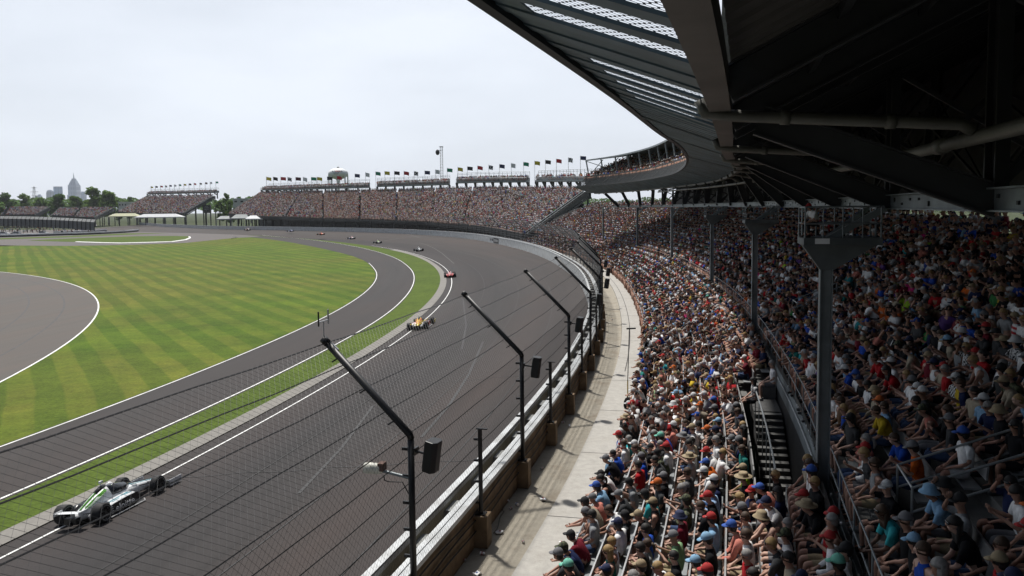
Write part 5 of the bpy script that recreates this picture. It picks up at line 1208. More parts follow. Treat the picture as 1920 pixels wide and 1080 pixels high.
g2,p2=far_stand('low_far_grandstand','low crowded bleacher far away in front of the round trees',[(178,640,409),(150,645,408),(97,660,405)],[(215,690,390),(165,690,389.5),(112,700,391)],12,10,person_w=.85)
g1,p1=far_stand('low_far_grandstand','low crowded bleacher at the far left edge, behind the infield fence',[(66,640,404),(30,650,404),(-60,670,404)],[(94,690,389),(40,700,389),(-60,710,390)],12,10,person_w=.85)
# box decks carried above the back rows
def box_deck(par,pt,f0,f1,h0,label,dz=0.,nb=8,ph=2.3,crowd=True,sky=1.):
    g=empty('box_deck',pt((f0+f1)/2,1.),label=label,cat='box deck',group='raised box decks above the far stands')
    fs=[f0+(f1-f0)*i/10 for i in range(11)]
    def q(f,back,z): 
        a=pt(f,1.); b=pt(f,.9); d=(a-b); d.z=0; d.normalize(); return Vector((a.x,a.y,a.z))+d*back+Vector((0,0,z))
    mb=MB(); mb.loft([[q(f,a,z) for a,z in((-1.5,h0),(5.5,h0),(5.5,h0+.55),(-1.5,h0+.45))] for f in fs]); 
    for r in range(3): mb.loft([[q(f,a,z) for a,z in((.6+1.6*r,h0+.5),(5.4,h0+.5),(5.4,h0+.6+.36*(r+1)),(.6+1.6*r,h0+.6+.36*(r+1)))] for f in fs])
    fix(mb.build('deck',m_steel),g)
    for i in range(nb+1):
        f=f0+(f1-f0)*i/nb; mb=MB(); mb.beam(q(f,3.2,-2.5),q(f,3.2,h0),.7,.7); mb.beam(q(f,2.9,h0-.1-ph*.6),q(f,-.8,h0-.1),.55,.55); fix(mb.build('support',m_steel_dk),g)
    mb=MB()
    for back,z in((-1.4,1.0),(-1.4,.6),(5.4,3.4),(5.4,2.9)): mb.tube([q(f,back,h0+.5+z) for f in fs],.06,4,0,False)
    for i in range(17):
        f=f0+(f1-f0)*i/16; mb.beam(q(f,5.4,h0+.5),q(f,5.4,h0+3.9),.10,.10); mb.beam(q(f,-1.4,h0+.4),q(f,-1.4,h0+1.5),.08,.08)
    fix(mb.build('railing',m_galv),g)
    P=[];A=[]
    for r in range(3):
        L=(q(f0,0,0)-q(f1,0,0)).length; m=int(L/.66)
        for i in range(m):
            if RNG.random()<(.2 if crowd else .75): continue
            f=f0+(f1-f0)*(i+.5)/m; p=q(f,.9+1.6*r-.8,h0+.5+.36*r); a,b=pt(f,1.),pt(f,.9); P.append(p); A.append(math.atan2(b.y-a.y,b.x-a.x))
    crowd_add(P,A,FAR,(1.1,1.25),FW,0,1.2); return g,q
D1=box_deck(gm,pm,.005,.135,2.6,'nearly empty raised box deck at the right end beside the roofed stand',crowd=False,nb=6)
D2=box_deck(gm,pm,.158,.345,2.5,'crowded raised box deck behind the tall lattice mast, right of centre')
D3=box_deck(gm,pm,.365,.56,2.0,'crowded raised box deck between the lattice mast and the water tower')
D4=box_deck(gm,pm,.58,.995,1.7,'longest raised box deck of the far stand, in front of the water tower',nb=14)
D5=box_deck(g3,p3,.01,.99,1.8,'raised box deck on the separate stand at the left',nb=10)
# ---------------------------------------------------------------- flags
FC={'yellow':(.60,.50,.02),'black':(.012,.012,.014),'red':(.50,.015,.02),'white':(.75,.76,.78),'green':(.01,.28,.16),'navy':(.02,.03,.10),'checkered':None,'black and red':(.08,.01,.02)}
def flag_mat(n):
    if n=='checkered':
        if 'flag_check' in _M: return _M['flag_check']
        t=NT('flag_check'); v=t.n('ShaderNodeTexCoord').outputs['Object']; c=t.n('ShaderNodeTexChecker'); c.inputs['Scale'].default_value=1.25; c.inputs['Color1'].default_value=(.7,.7,.7,1); c.inputs['Color2'].default_value=(.01,.01,.01,1); t.l(v,c.inputs['Vector']); t.l(c.outputs[0],t.b.inputs['Base Color']); _M['flag_check']=t.mat; return t.mat
    return M('flag_'+n,FC[n],.8,0,3,.15)
m_pole=M('flag_pole_paint',(.5,.5,.5),.5,.2)
FLG=[(283,'yellow'),(291.5,'black'),(301,'red'),(310,'checkered'),(318,'navy'),(327,'white'),(336,'green'),(345,'yellow'),(354.5,'black'),(364,'red'),(375,'checkered'),(385,'black and red'),(394.5,'white'),(405,'green')]
FLG=[(u,c,349-(u-283)*.075,355,610.) for u,c in FLG]
MAIN=[(500,'yellow'),(513,'black'),(527,'red'),(540,'checkered'),(555,'black and red'),(569,'white'),(584,'green'),(595,'yellow'),(614,'black'),(632,'red'),(666,'navy'),(686,'white'),(705,'green'),(722,'yellow'),(740,'black'),(758,'red'),(777,'checkered'),(797,'navy'),(817,'white'),(839,'green'),(859,'yellow'),(877,'black'),(896,'red'),(917,'checkered'),(937,'navy'),(959,'white'),(982,'green'),(1003,'yellow'),(1023,'black'),(1043.5,'red'),(1066,'checkered'),(1088.5,'navy')]
ytop=tab([500,620,705,800,840,937,1003,1066,1089],[331,330,321,319,314.5,307,301,294.5,291.5]); dep=tab([490,600,700,800,900,1000,1104],[450,396,358,328,298,282,240])
for u,c in MAIN: FLG.append((u,c,ytop(u),352,dep(u)+5))
ordc={}
for u,c,yt,yb,d in FLG:
    ordc[c,d==610.]=ordc.get((c,d==610.),0)+1
cnt={}
for i,(u,c,yt,yb,d) in enumerate(FLG):
    p=at_d(u,yt,d); b=at_d(u,yb,d); H=p.z-b.z; r=empty('flag',b); px=d/FPX
    mb=MB(); mb.tube([(0,0,-2),(0,0,H)],.07*max(1,d/300),6); mb.build('pole',m_pole,r)
    w,h=(9.8 if d!=610 else 5.2)*px*(1+.15*((u-500)/600)),(6.2 if d!=610 else 3.4)*px*(1+.2*((u-500)/600)); rx=RNG.uniform(.5,1.3); n=8; vs=[];ph=RNG.uniform(0,6)
    if c in('white','checkered'): w*=.8; h*=1.15
    top=[];bot=[]
    for k_ in range(n+1):
        q=k_/n; yy=.18*w*q*math.sin(ph+q*5); sag=-.22*h*q*q*rx; sx=w*q*(1-.08*rx)
        top.append(Vector((sx,yy,H-.15*h+sag))); bot.append(Vector((sx*.97,yy+.06*w*q,H-1.1*h+sag*1.1)))
    mb=MB(); mb.strip(top,bot); mb.strip([a+Vector((0,.04,0)) for a in bot],[a+Vector((0,.04,0)) for a in top]); mb.build('cloth',flag_mat(c),r)
    k_=(c,d==610.); cnt[k_]=cnt.get(k_,0)+1; nth=ordn[cnt[k_]-1]; place='separate left stand' if d==610. else 'main far stand'
    only=ordc[k_]==1
    tag(r,('only ' if only else nth+' ')+'%s flag from the left above the %s'%(c,place),'flag','flags along the top of the far stands')
# ---------------------------------------------------------------- water tower
c=at_d(634,324,640.); px=640/FPX; R_t=18.6*px; r=empty('water_tower',(c.x,c.y,0),label='white bulbous water tower on legs behind the far stand',cat='water tower')
m_tank=M('tank_white',(.80,.82,.82),.45,0,.2,.08,obj=False)
mb=MB(); pr=[]
for i in range(13):
    a=-math.pi/2*.78+(math.pi/2*1.78)*i/12; pr.append((max(.05,R_t*math.cos(a)),c.z-1.5*px+(9.4 if a>0 else 9.8)*px*math.sin(a)*1.12))
mb.lathe(pr,n=32); mb.lathe([(R_t*.36,c.z-9.5*px),(R_t*.2,c.z-14*px),(R_t*.11,c.z-20*px),(R_t*.10,0)],n=16); mb.build('tank',m_tank,r,True)
for i in range(8):
    a=2*math.pi*i/8+.2; mb=MB(); mb.tube([(R_t*.93*math.cos(a),R_t*.93*math.sin(a),0),(R_t*.93*math.cos(a),R_t*.93*math.sin(a),c.z-3*px)],.55,8); mb.build('leg',m_tank,r)
mb=MB(); mb.lathe([(1.,c.z+8.6*px),(1.,c.z+10.8*px),(.3,c.z+11.2*px)],n=8); mb.build('vent_cap',m_steel,r)
m_mark=M('logo_red',(.30,.04,.04),.6); m_mark2=M('logo_dark',(.06,.06,.07),.6)
def on_tank(a,z,w,h,mat,name):
    mb=MB(); zc=c.z-1.5*px; k_=9.4*1.12*px
    def q(aa,zz): 
        s=max(-.99,min(.99,(zz-zc)/k_)); rr=R_t*math.sqrt(1-s*s)+.06; return Vector((rr*math.cos(aa),rr*math.sin(aa),zz))
    da=w/R_t/2; n=6; mb.strip([q(a-da+2*da*i/n,z-h/2) for i in range(n+1)],[q(a-da+2*da*i/n,z+h/2) for i in range(n+1)]); mb.build(name,mat,r)
aa=math.atan2(-c.y,-c.x)
for k_ in range(6): on_tank(aa-.62+.2*k_,c.z+2.4*px+(.4*px*math.sin(k_*1.1)),3.0*px*(1.1 if 2<=k_<=3 else .8),1.7*px*(1.5 if 1<k_<5 else 1),m_mark if 2<=k_<=4 else m_mark2,'logo_mark')
for k_ in range(4): on_tank(aa-.42+.15*k_,c.z-.8*px,1.7*px,1.2*px,m_mark2,'logo_mark')
for k_ in range(3): on_tank(aa-.35+.15*k_,c.z-2.8*px,1.7*px,1.0*px,m_mark if k_==1 else m_mark2,'logo_mark')
on_tank(aa+1.15,c.z-1*px,4*px,6*px,m_mark2,'logo_mark')
# lattice mast, pylon
def lattice(label,u,yt,d,w0,w1,n,head=True,name='lattice_mast'):
    t=at_d(u,yt,d); r=empty(name,(t.x,t.y,0),label=label,cat='mast'); H=t.z; mb=MB(); th_=max(.08,d/FPX*.34)
    cr=[(1,1),(1,-1),(-1,-1),(-1,1)]; P=lambda i,k_:Vector((cr[i%4][0]*(w0+(w1-w0)*k_/n)/2,cr[i%4][1]*(w0+(w1-w0)*k_/n)/2,H*k_/n))
    for i in range(4): mb.beam(P(i,0),P(i,n),th_,th_)
    for k_ in range(n):
        for i in range(4): mb.beam(P(i,k_),P(i+1,k_+1),th_*.6,th_*.6); mb.beam(P(i,k_+1),P(i+1,k_+1),th_*.6,th_*.6)
    mb.build('lattice',m_galv,r)
    if head: 
        mb=MB(); mb.ball((-1.6,-.5,H-2.2),(.9,.9,1.2),10,6); mb.build('horn_speaker',m_black,r); mb=MB(); mb.beam((-1.4,0,H-1.6),(.4,0,H-1.2),.2,.2); mb.box((0,0,H+.15),(1.6,1.6,.3)); mb.build('head_frame',m_galv,r)
    else:
        mb=MB()
        for q,wd in((.97,7),(.86,9),(.75,7)): mb.beam((-wd/2,0,H*q),(wd/2,0,H*q),.3,.3)
        mb.build('crossarm',m_steel,r)
    return r
lattice('tall grey lattice mast with a black horn above the middle of the far stand',827.5,276,345.,1.15,1.0,30)
lattice('grey lattice power pylon above the trees at the far left',63.5,350,900.,7,1.2,9,False,'power_pylon')
# ---------------------------------------------------------------- skyline
def tower(name,u,yt,d,wpx,mat,label,cap=None,dep_=None,yb=392):
    t=at_d(u,yt,d); w=wpx*d/FPX; r=empty(name,(t.x,t.y,0),label=label,cat='building',group='downtown towers on the horizon')
    mb=MB(); H=t.z; dp=dep_ or w
    mb.box((0,0,H/2),(w,dp,H)); mb.build('facade',mat,r)
    return r,w,H
def tower_mat(nm,a,b,sx,sz,rough=.35):
    t=NT(nm); v=t.n('ShaderNodeTexCoord').outputs['Object']; sp=t.n('ShaderNodeSeparateXYZ'); t.l(v,sp.inputs[0])
    f=lambda ax,p,th_:t.val('GREATER_THAN',t.val('FRACT',t.val('DIVIDE',sp.outputs[ax],p)),th_)
    t.l(t.mix(t.val('MULTIPLY',f(0,sx,.4),f(2,sz,.35)),a,b),t.b.inputs['Base Color']); t.b.inputs['Roughness'].default_value=rough; return t.mat
m_t1=tower_mat('hazed_granite_tower',(.42,.48,.58),(.30,.36,.47),16.,30.,.5); m_t2=tower_mat('hazed_blue_glass_tower',(.20,.36,.56),(.15,.29,.48),22.,26.,.3); m_t3=tower_mat('hazed_grey_tower',(.28,.34,.43),(.22,.28,.37),18,24,.4)  # facade colours lightened and blued: distance haze put into the paint
d=5200.
r,w,H=tower('office_tower',139,347,d,15.5,m_t1,'tallest downtown tower with stepped crown and spire')
for q,(f,h) in enumerate(((.86,14),(.66,14),(.42,14))):
    mb=MB(); z0=H+q*14; 
    a=f*w/2; a2=a*.86; mb.loft([[Vector((x*a,y*a,z0)) for x,y in((-1,-1),(1,-1),(1,1),(-1,1))],[Vector((x*a2,y*a2,z0+13.9)) for x,y in((-1,-1),(1,-1),(1,1),(-1,1))]]); mb.build('crown_step',m_t1,r)
mb=MB(); mb.tube([(0,0,H+42),(0,0,H+62),(0,0,H+78)],[4,2.2,.9],6); mb.build('spire',m_t3,r)
mb=MB(); mb.box((-w*.62,0,H*.18+30),(w*.24,w*.6,H*.36+60)); mb.build('side_wing',m_t1,r)
r,w,H=tower('glass_tower',108.5,351,d*.98,11,m_t2,'flat-topped bright blue glass tower left of the tallest tower'); mb=MB(); mb.box((0,0,H+2),(w*1.02,w*1.02,4)); mb.build('parapet',m_t3,r)
r,w,H=tower('office_tower',94,362,d*.97,9.5,m_t3,'low dark blue tower with rounded top left of the glass tower')
mb=MB(); mb.loft([[Vector((x*w/2*s,y*w/2*s,z)) for x,y in((-1,-1),(1,-1),(1,1),(-1,1))] for s,z in((1,H),(.9,H+9),(.62,H+17),(.25,H+21))]); mb.build('rounded_top',m_t3,r)
r,w,H=tower('office_tower',156,362,d*1.02,8,m_t3,'small grey tower right of the tallest tower, behind a tree'); mb=MB(); mb.box((0,0,H+5),(w*.6,w*.6,10)); mb.build('plant_room',m_t1,r)
r,w,H=tower('office_block',72,367,d*1.0,9,m_t3,'lowest grey block at the left end of the skyline'); mb=MB(); mb.box((w*.2,0,H+4),(w*.4,w*.5,8)); mb.build('plant_room',m_t1,r)
# ---------------------------------------------------------------- trees
m_leaf=[leaf_mat('leaf_%d'%i,a,b) for i,(a,b) in enumerate((((.065,.13,.028),(.15,.24,.055)),((.075,.145,.026),(.17,.26,.06)),((.05,.10,.028),(.115,.19,.05))))]
m_bark=M('bark',(.07,.055,.04),.9,0,3,.3)
def tree(u,yt,yb,wpx,d,kind,label,grp='trees beyond the stands',n=900,seed=0):
    r_=np.random.default_rng(seed); b=at_d(u,yb,d); t=at_d(u,yt,d); W=wpx*d/FPX/2; H=max(4,t.z+.3); r=empty('tree',(b.x,b.y,-.3),label=label,cat='tree',group=grp)
    mb=MB(); lean=r_.uniform(-.4,.4,2)
    mb.tube([(0,0,0),(lean[0]*.5,lean[1]*.5,H*.3),(lean[0],lean[1],H*.62)],[W*.075+.15,W*.055+.1,W*.03],7)
    for k_ in range(6):
        a=r_.uniform(0,6.28); z=H*r_.uniform(.25,.5); q=W*r_.uniform(.4,.75); mb.tube([(lean[0]*.6,lean[1]*.6,z),(q*.5*math.cos(a),q*.5*math.sin(a),z+H*.13),(q*math.cos(a),q*math.sin(a),z+H*r_.uniform(.2,.35))],[W*.03+.05,W*.02+.04,.05],5)
    mb.build('trunk',m_bark,r)
    cl=[]
    for k_ in range(26):
        a=r_.uniform(0,6.28); z=r_.uniform(.22,.93); prof=math.sin(math.pi*min(1,max(.08,(z-.12)/.9))**.8); q=W*prof*math.sqrt(r_.uniform(.05,1))*.78
        cl.append((q*math.cos(a),q*math.sin(a),H*z,W*r_.uniform(.24,.40)))
    V=[];F=[]
    for i in range(n):
        c_=cl[i%26]; dv=r_.normal(size=3); dv/=np.linalg.norm(dv); rr=c_[3]*r_.uniform(.55,1.08); p=np.array(c_[:3])+dv*rr*np.array((1,1,.8))
        if p[2]>H: p[2]=H-r_.uniform(0,.5)
        s=W*r_.uniform(.05,.115)+.14; nrm=dv+r_.normal(size=3)*.6; nrm/=np.linalg.norm(nrm); x=np.cross(nrm,(0.3,.2,1.)); x/=np.linalg.norm(x); y=np.cross(nrm,x); o=len(V)
        V+=[tuple(p+x*s*1.2),tuple(p+y*s*.8),tuple(p-x*s*1.2),tuple(p-y*s*.8)]; F.append((o,o+1,o+2,o+3))
    me=MB(); me.v=V; me.f=F; me.m=[0]*len(F); me.build('crown',m_leaf[kind],r); return r
TR=[(-18,362,392,60,640,2,'dark broad tree cut by the left edge of the picture'),(14,359,391,46,760,2,'dark rounded tree at the far left, before the pylon'),(46,362,391,34,760,1,'lighter green tree just left of the lattice pylon'),(80,370,391,36,780,0,'low tree right of the pylon, below the skyline'),(112,363,392,44,735,2,'dark broad tree below the blue glass tower'),(143,365,391,34,770,0,'medium green tree below the tallest tower'),(175,349,392,38,730,1,'tall light green tree, left one of the pair beside the skyline'),(203,353,392,36,725,1,'tall rounded tree, right one of the pair beside the skyline'),(222,372,390,22,735,1,'small bright tree next to the flat white building'),(242,366,389,24,800,2,'low dark tree behind the white building'),(262,366,388,26,800,0,'low tree at the left foot of the flagged stand'),
(424,355,388,27,600,0,'tall rounded tree in the gap between the two far stands'),(411,372,390,22,585,1,'pale green low tree in the gap behind the black board'),(432,374,391,22,560,1,'small bright tree in front of the checked building'),(447,366,386,30,720,2,'dark tree behind the checked white building'),(470,370,386,26,760,0,'tree near the left shoulder of the main far stand')]
for i,(u,yt,yb,wp,d_,kd,lb) in enumerate(TR): tree(u,yt,yb,wp,d_,kd,lb,seed=i,n=2300 if wp>30 else 1500)
# far tree line
V=[];F=[]; rr=np.random.default_rng(5)
for i in range(42000):
    u=rr.uniform(-250,1900); d_=rr.uniform(850,1150); y=384+12*rr.random()+ (4*math.sin(u*.05)+3*math.sin(u*.13)); p=at_d(u,384+rr.uniform(-11,8)+3*math.sin(u*.05)+2*math.sin(u*.17),d_)
    if u>520 and rr.random()<.35: p.z-=4
    s=rr.uniform(.6,1.6); n_=rr.normal(size=3); n_/=np.linalg.norm(n_); x=np.cross(n_,(0.3,.2,1.)); x/=np.linalg.norm(x); y_=np.cross(n_,x); q=np.array(p); o=len(V)
    V+=[tuple(q+x*s),tuple(q+y_*s),tuple(q-x*s),tuple(q-y_*s)]; F.append((o,o+1,o+2,o+3))
mb=MB(); mb.v=V;mb.f=F;mb.m=[0]*len(F); tag(mb.build('far_woods',m_leaf[2]),'dark line of distant woods on the horizon',None,None,'stuff')
# ---------------------------------------------------------------- low buildings, tents, board
def simple_building(u0,u1,yt,yb,d,label,mat,roof,checks=None):
    a=at_d(u0,yt,d); b=at_d(u1,yb,d); w=b.x-a.x; h=a.z-b.z; r=empty('low_building',((a.x+b.x)/2,d,b.z),label=label,cat='building')
    mb=MB(); mb.box((0,6,h/2-2),(w,12,h+4)); mb.build('wall',mat,r); mb=MB(); mb.box((0,6,h+.25),(w+.8,12.8,.5)); mb.build('roof',roof,r)
    mb=MB(); n=max(3,int(w/5))
    for i in range(n): mb.box((-w/2+w*(i+.5)/n,-.06,h*.55),(w/n*.45,.1,h*.3)); 
    mb.build('window_band',m_steel_dk,r); return r
simple_building(222,238,380,389,610,'small flat white building left of the flagged stand',M('pale_render',(.6,.6,.58),.8,0,.3,.1),m_white)
simple_building(436,471,373.5,383,600,'long white building with dark openings between the far stands',M('pale_render',(.6,.6,.58)),m_white)
def tent(u0,u1,yt,yb,d,mat,label):
    a=at_d(u0,yb,d); b=at_d(u1,yb,d); h=(yb-yt)*d/FPX; w=(b-a).length; r=empty('tent',(a+b)/2,label=label,cat='tent'); D=7.; z0=h*.42
    mb=MB(); R4=[Vector((x*w/2,y*D/2,z0)) for x,y in((-1,-1),(1,-1),(1,1),(-1,1))]; ri=[Vector((x*w*.33,y*.4,h)) for x,y in((-1,-1),(1,-1),(1,1),(-1,1))]; mb.loft([R4,ri]); mb.build('canopy',mat,r)
    mb=MB(); mb.loft([[Vector((x*w/2,y*D/2,z)) for x,y in((-1,-1),(1,-1),(1,1),(-1,1))] for z in(z0-.5,z0-.01)],0,False); mb.build('valance',mat,r)
    for x in(-1,-.33,.33,1):
        mb=MB(); mb.beam((x*w*.49,-D*.48,-3),(x*w*.49,-D*.48,z0),.15,.15); mb.build('pole',m_galv,r)
m_canvas=M('white_canvas',(.68,.69,.70),.8,0,.5,.08); m_canvas_y=M('cream_canvas',(.50,.50,.33),.8,0,.5,.1); m_canvas_g=M('grey_canvas',(.32,.34,.34),.8,0,.5,.12)
tent(207,262,400,409,548,m_canvas_y,'cream tent in front of the separate left stand'); tent(256,344,401,411,540,m_canvas,'long white tent in front of the separate left stand')
tent(437,472,402,414,415,m_canvas_g,'grey tent at the left foot of the main far stand'); tent(464,500,404,414,408,m_canvas,'white tent at the left foot of the main far stand')
tent(410,440,405,414,430,m_canvas_g,'small grey tent behind the fence between the far stands')
# black score board
p=at_d(388,392,560.); r=empty('score_board',(p.x,p.y,0),label='tall black board with rows of pale figures beside the flagged stand',cat='board'); q=560/FPX
mb=MB(); mb.box((0,0,p.z+0*q),(15*q,1.2,15*q)); mb.build('panel',m_black,r)
for s in(-1,1): mb=MB(); mb.beam((s*6.5*q,0,0),(s*6.5*q,0,p.z+8*q),.6,.6); mb.build('post',m_steel_dk,r)
for z,wd in((4.8,7),(2.2,9),(-.6,8),(-3.4,3)):
    mb=MB(); n=int(wd/1.2)
    for i in range(n): mb.box(((-wd/2+i*1.3+.5)*q,-.65,p.z+z*q),(.8*q,.05,1.0*q))
    mb.build('figure_row',M('pale_board_figure',(.25,.26,.27),.6),r)  # figures in plain pale grey
# ---------------------------------------------------------------- infield fence, low walls, parked cars on the left
dI=lambda u:430+ (177-u)*.12
r=empty('infield_fence',at_d(177,432,430),label='tall grey debris fence with bent tops on the far left of the infield',cat='fence')
top=tab([-80,0,60,120,177],[404.6,405.6,406.6,409.,412.2]); bot=tab([-80,0,60,120,177],[424,424,425,428,431.5])
us=[-70+247*i/60 for i in range(61)]
m_net=M('grey_fence_net',(.26,.275,.28),.7,.2,1.,.2)
mb=MB()
for k_ in range(29):
    q=k_/28.; mb.tube([at_d(u,bot(u)+(top(u)+4.3-bot(u))*q,dI(u)) for u in us],.085,3,0,False)
for i in range(420):
    u=-70+247*i/420; mb.tube([at_d(u,bot(u),dI(u)),at_d(u,top(u)+4.3,dI(u))],.045,3,0,False)
fix(mb.build('net',m_net),r)
mb=MB(); ar=[at_d(u,top(u)+4.3,dI(u)) for u in us]; br=[at_d(u+2.,top(u),dI(u)+1.5) for u in us]
for k_ in range(8): q=k_/7; mb.tube([a.lerp(b,q) for a,b in zip(ar,br)],.12,3,0,False)
fix(mb.build('overhang_net',m_net),r)
for i in range(31):
    u=-66+8.1*i
    if u>178: break
    mb=MB(); mb.tube([at_d(u,bot(u)+1,dI(u)-.3),at_d(u,top(u)+4.3,dI(u)-.3),at_d(u+2.2,top(u)-.3,dI(u)+1.4)],.22,6); fix(mb.build('post',m_black),r)
def low_wall(pts,d0,label,hh=1.0,th_=3.):
    P=[at_z(u,v,0.) for u,v in pts]; r=empty('low_wall',P[0],label=label,cat='wall')
    for nm,z0,z1,o,mat in(('tyre_base',0,.75,0,m_black),('white_cap',.76,1.35,.05,m_white)):
        mb=MB(); mb.loft([[Vector((p.x,p.y+o,z0)),Vector((p.x,p.y+th_,z0)),Vector((p.x,p.y+th_,z1)),Vector((p.x,p.y+o,z1))] for p in P]); fix(mb.build(nm,mat),r)
px_poly('pit_road_asphalt',m_far_asph,[(-300,412.5),(0,411.5),(176,412.5),(182,422),(120,421.5),(0,420.5),(-300,421)],.02)
px_poly('pit_edge_line',m_line,[(-300,421),(0,420.5),(120,421.5),(182,422),(182,422.8),(120,422.3),(0,421.3),(-300,422)],.03)
low_wall([(-120,449),(0,445),(60,443.3),(137,440.8)],0,'long low white wall with black base at the far left of the infield')
low_wall([(136,441.2),(190,439.0),(230,436.8),(255,434.6)],0,'short low white wall with black base, right of the long one',1.,4.)
low_wall([(100,438.5),(150,436.8),(192,434.2)],0,'second low white wall behind the first, near the infield fence end',1.,5.)
def suv(u,v,z,rz,mat,label,long_=4.9):
    p=at_z(u,v,z); r=empty('parked_car',p,rz,label=label,cat='car'); L=long_
    b=MB(); prof_=[(-L/2,.45),(-L/2,1.0),(-L/2+.15,1.1),(-L/2+.35,1.72),(.55,1.76),(1.25,1.15),(L/2-.25,1.0),(L/2,.75),(L/2,.42)]
    b.loft([[Vector((x*(1 if abs(y)<.9 else .985),y*(1 if z<1.1 else .86),z)) for x,z in prof_] for y in(-.93,-.85,.85,.93)]); b.build('body',mat,r,False,.03)
    w=MB()
    for s in(-1,1): w.add([Vector((x,s*y,z)) for x,y,z in((-L/2+.55,.885,1.16),(.45,.885,1.16),(.95,.885,1.18),(.48,.82,1.66),(-L/2+.6,.82,1.64))],[(0,1,2,3,4) if s<0 else(4,3,2,1,0)])
    w.add([Vector((x,y,z)) for x,y,z in((1.24,-.72,1.18),(1.24,.72,1.18),(.62,.66,1.7),(.62,-.66,1.7))],[(0,1,2,3)]); w.build('window',m_screen,r)
    for x in(-L/2+.95,L/2-.95):
        for s in(-1,1): m=MB(); m.tube([(x,s*.72,.34),(x,s*.94,.34)],.34,14); m.build('wheel',m_rubber,r)
    for s in(-1,1): h=MB(); h.box((L/2-.02,s*.66,.82),(.08,.36,.16)); h.build('headlight',m_alu,r)
suv(9,440.5,.1,rad(-8),W_,'white parked sport utility car at the far left edge behind the low wall',5.2); suv(82,439.4,.1,rad(-15),S_,'silver parked car behind the low wall, beside the fence'); suv(30,440,.1,rad(172),S_,'grey parked car right of the white sport utility car')
P=[];A=[]
for i in range(170):
    u=RNG.uniform(-40,178); p=at_z(u,RNG.uniform(427.5,437.5)+ (u/178)*2.,.2); P.append(p); A.append(RNG.uniform(0,6.28))
crowd_add(P,A,FARS)
# people between the wall and the far stand
P=[];A=[]
for i in range(700):
    t=RNG.uniform(17,44); P.append(wall(t,RNG.uniform(2,9),1.6)); A.append(rad(t+180)+RNG.normal(0,.6))
crowd_add(P,A,FARS,(.95,1.05))
# ---------------------------------------------------------------- small things on the walkway
p=at_z(1177,752,2.28); r=empty('crossbar_pole',p,label='tall thin pole with a black crossbar and yellow foot standing by the front row',cat='pole'); t=at_d(1180,616,p.y); H=t.z-p.z
mb=MB(); mb.tube([(0,0,H*.28),(t.x-p.x,0,H)],.02,6); mb.build('shaft',m_black,r); mb=MB(); mb.tube([(0,0,0),(0,0,H*.28)],.028,6); mb.build('foot',M('yellow_paint',(.55,.38,.04),.5),r); mb=MB(); mb.box((t.x-p.x+.08,0,H),(.42,.06,.06),rad(10)); mb.build('crossbar',m_black,r)
p=at_z(1092,1035,2.28); r=empty('cool_box',p,rad(-14),label='turquoise and white cool box beside the first row near the bottom',cat='cool box')
mb=MB(); mb.box((0,0,.16),(.34,.26,.3)); mb.build('box',M('turquoise_plastic',(.05,.40,.42),.4),r,bevel=.02); mb=MB(); mb.box((0,0,.36),(.36,.28,.09)); mb.build('lid',m_white,r,bevel=.02); mb=MB(); mb.tube([(-.16,0,.4),(-.15,0,.5),(.15,0,.5),(.16,0,.4)],.012,5); mb.build('handle',m_white,r)
def bag(u,v,mat,label,s=1.):
    p=at_z(u,v,2.28); r=empty('backpack',p,rad(-14+random.uniform(-30,30)),label=label,cat='bag'); mb=MB(); mb.loft([[Vector((x*w*s,y*w2*s,z*s)) for x,y in((-.17,-.1),(0,-.14),(.17,-.1),(.17,.08),(0,.11),(-.17,.08))] for w,w2,z in((.9,.9,0),(1.08,1.1,.1),(1,1,.3),(.7,.7,.43),(.3,.3,.47))]); mb.build('body',mat,r,True)
    mb=MB(); mb.loft([[Vector((x*s,(-.13+y)*s,z*s)) for x,y in((-.12,0),(.12,0),(.11,-.06),(-.11,-.06))] for z in(.06,.24)]); mb.build('pocket',mat,r); mb=MB(); mb.tube([(-.06*s,0,.44*s),(-.04*s,0,.54*s),(.04*s,0,.54*s),(.06*s,0,.44*s)],.012,5); mb.build('strap',m_black,r)
bag(1166,845,fabric('royal_blue',SHIRTS['royal blue']),'blue backpack hanging by the front rail near the striped shirt'); bag(1146,890,fabric('light_blue',SHIRTS['light blue']),'pale blue bag on the walkway edge below the blue backpack'); bag(1178,765,fabric('black',SHIRTS['black']),'black bag at the foot of the crossbar pole'); bag(1204,672,fabric('black',SHIRTS['black']),'black bag under the turquoise shirt in the front row')
bag(1172,800,fabric('charcoal_grey',SHIRTS['charcoal grey']),'dark grey bag beside the front rail, between two other bags'); bag(1192,718,fabric('navy_blue',SHIRTS['navy blue']),'navy bag by the front rail beyond the crossbar pole'); bag(1120,985,fabric('black',SHIRTS['black']),'black bag next to the cool box')
LIT=[(1025,745,0),(1049,780,1),(1055,793,0),(1068,800,0),(1016,880,1),(1040,828,0),(969,947,0),(958,955,1),(981,1018,1),(948,940,2),(1076,735,0),(1090,700,1),(1112,655,0),(1120,632,1),(1095,668,0),(853,1060,0),(870,1052,1),(905,1040,0),(846,1068,0),(936,1000,2),(1018,938,2),(1105,620,0),(1148,600,1),(1132,585,0),(1155,700,1),(1160,670,0),(1052,1020,0),(895,1078,2)]
wd=['near the wall','in the stained strip','by the footings']
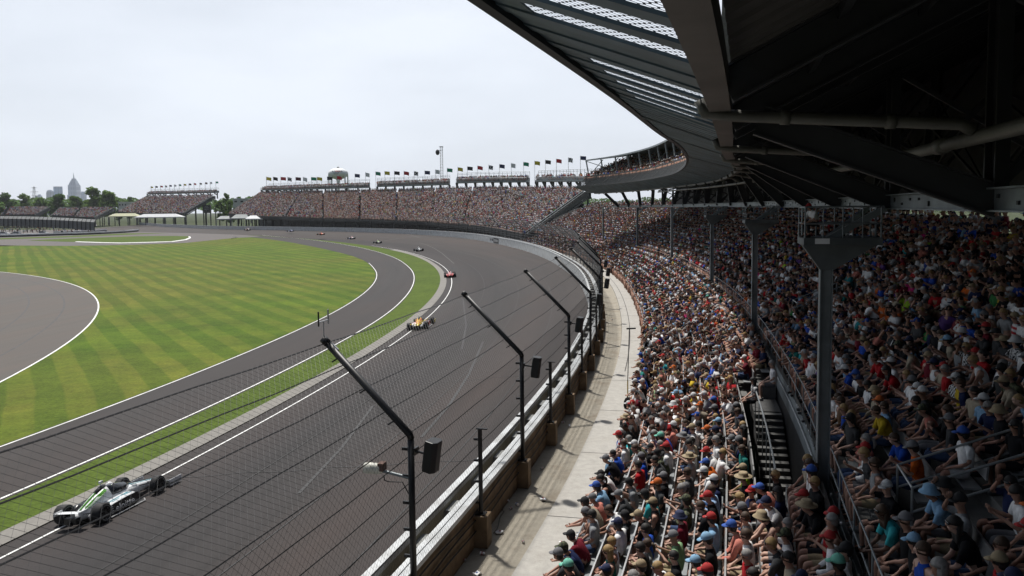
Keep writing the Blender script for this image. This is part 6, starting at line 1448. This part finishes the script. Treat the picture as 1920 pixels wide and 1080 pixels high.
for i,(u,v,k_) in enumerate(LIT):
    p=at_z(u,v,2.21); r=empty('litter_cup' if k_<2 else 'litter_wrapper',p,random.uniform(0,6)); mb=MB()
    if k_==0: mb.tube([(-.06,0,.035),(.06,0,.04)],[.03,.042],9); mb.tube([(.06,0,.04),(.066,0,.04)],.046,9)
    elif k_==1: mb.tube([(-.06,0,.033),(-.055,0,.033),(.05,0,.033),(.06,0,.033)],[.026,.033,.033,.026],9)
    else: mb.loft([[Vector((x,y,z+.02*math.sin(x*30+y*20))) for y in(-.07,0,.07) for _ in(0,)]+[Vector((x,y,z+.03+.02*math.sin(x*30+y*20))) for y in(.07,0,-.07)] for x,z in((-.1,.01),(-.03,.03),(.04,.02),(.11,.04))])
    mb.build('shell',m_white if k_ in(0,2) else m_alu,r); 
    mb=MB(); mb.tube([(.0,0,.038),(.02,0,.038)],.0445 if k_==0 else .0345,9) if k_<2 else mb.box((.02,0,.07),(.05,.04,.01)); mb.build('print_band',M('cup_red',(.35,.03,.03),.6) if i%3 else M('cup_blue',(.03,.08,.3),.6),r)
    tag(r,['white paper cup','silver drink can','crumpled white wrapper'][k_]+' lying on the stained concrete walkway','litter','litter on the walkway')
for nm,pts,lab in (('ground_cable',[(842,1080),(905,1010),(955,920),(1010,855),(1050,790),(1085,715),(1115,640)],'long thin black cable lying along the stained walkway'),('ground_cable',[(925,1000),(945,960),(935,930),(975,905),(985,870)],'short coiled black cable on the concrete near the third footing'),('ground_cable',[(1013,938),(1025,941),(1040,941)],'short grey cable end on the clean slab edge')):
    mb=MB(); P=[at_z(u,v,2.215) for u,v in pts]; Q=[]
    for i in range(len(P)-1):
        for k_ in range(6): q=k_/6; a=P[i].lerp(P[i+1],q); Q.append(a+Vector((.04*math.sin(i*3+q*6.28),0,0)))
    Q.append(P[-1]); mb.tube(Q,.009,5); tag(mb.build(nm,m_black),lab,'cable')
# cables strung along the outer face of the wall
for k_,(n,z) in enumerate(((.9,2.95),(.905,2.7),(.90,3.2))):
    mb=MB(); mb.tube([wall(-17+.15*i,n,z+.05*math.sin(i*.9+k_)) for i in range(110)],.022,5,0,False); tag(mb.build('wall_cable',m_black),['middle of three black cables along the brown side of the wall','lowest of three black cables along the brown side of the wall','highest of three black cables along the brown side of the wall'][k_],'cable')
# ---------------------------------------------------------------- hazy summer air
hz=MB(); hz.box((0,0,164.2),(13000,13000,331)); t=bpy.data.materials.new('haze_air'); t.use_nodes=True; n_=t.node_tree; n_.nodes.remove(n_.nodes['Principled BSDF']); pv=n_.nodes.new('ShaderNodeVolumePrincipled'); pv.inputs['Color'].default_value=(.88,.92,1,1); pv.inputs['Density'].default_value=.00006; pv.inputs['Anisotropy'].default_value=.3; n_.links.new(pv.outputs[0],n_.nodes['Material Output'].inputs['Volume'])
tag(hz.build('haze',t),'pale summer haze in the air',None,None,'stuff')
V=np.concatenate(CV); F=np.concatenate(CF); Cc=np.concatenate(CC); tri=F[:,2]==F[:,3]
ob=np_mesh('crowd',V,F[~tri],Cc,col_mat('crowd_clothing'),None,F[tri][:,:3])
tag(ob,'dense seated crowd of spectators filling the grandstands',None,None,'stuff')
print('crowd verts',len(V))
print("OBJ",len(bpy.data.objects))
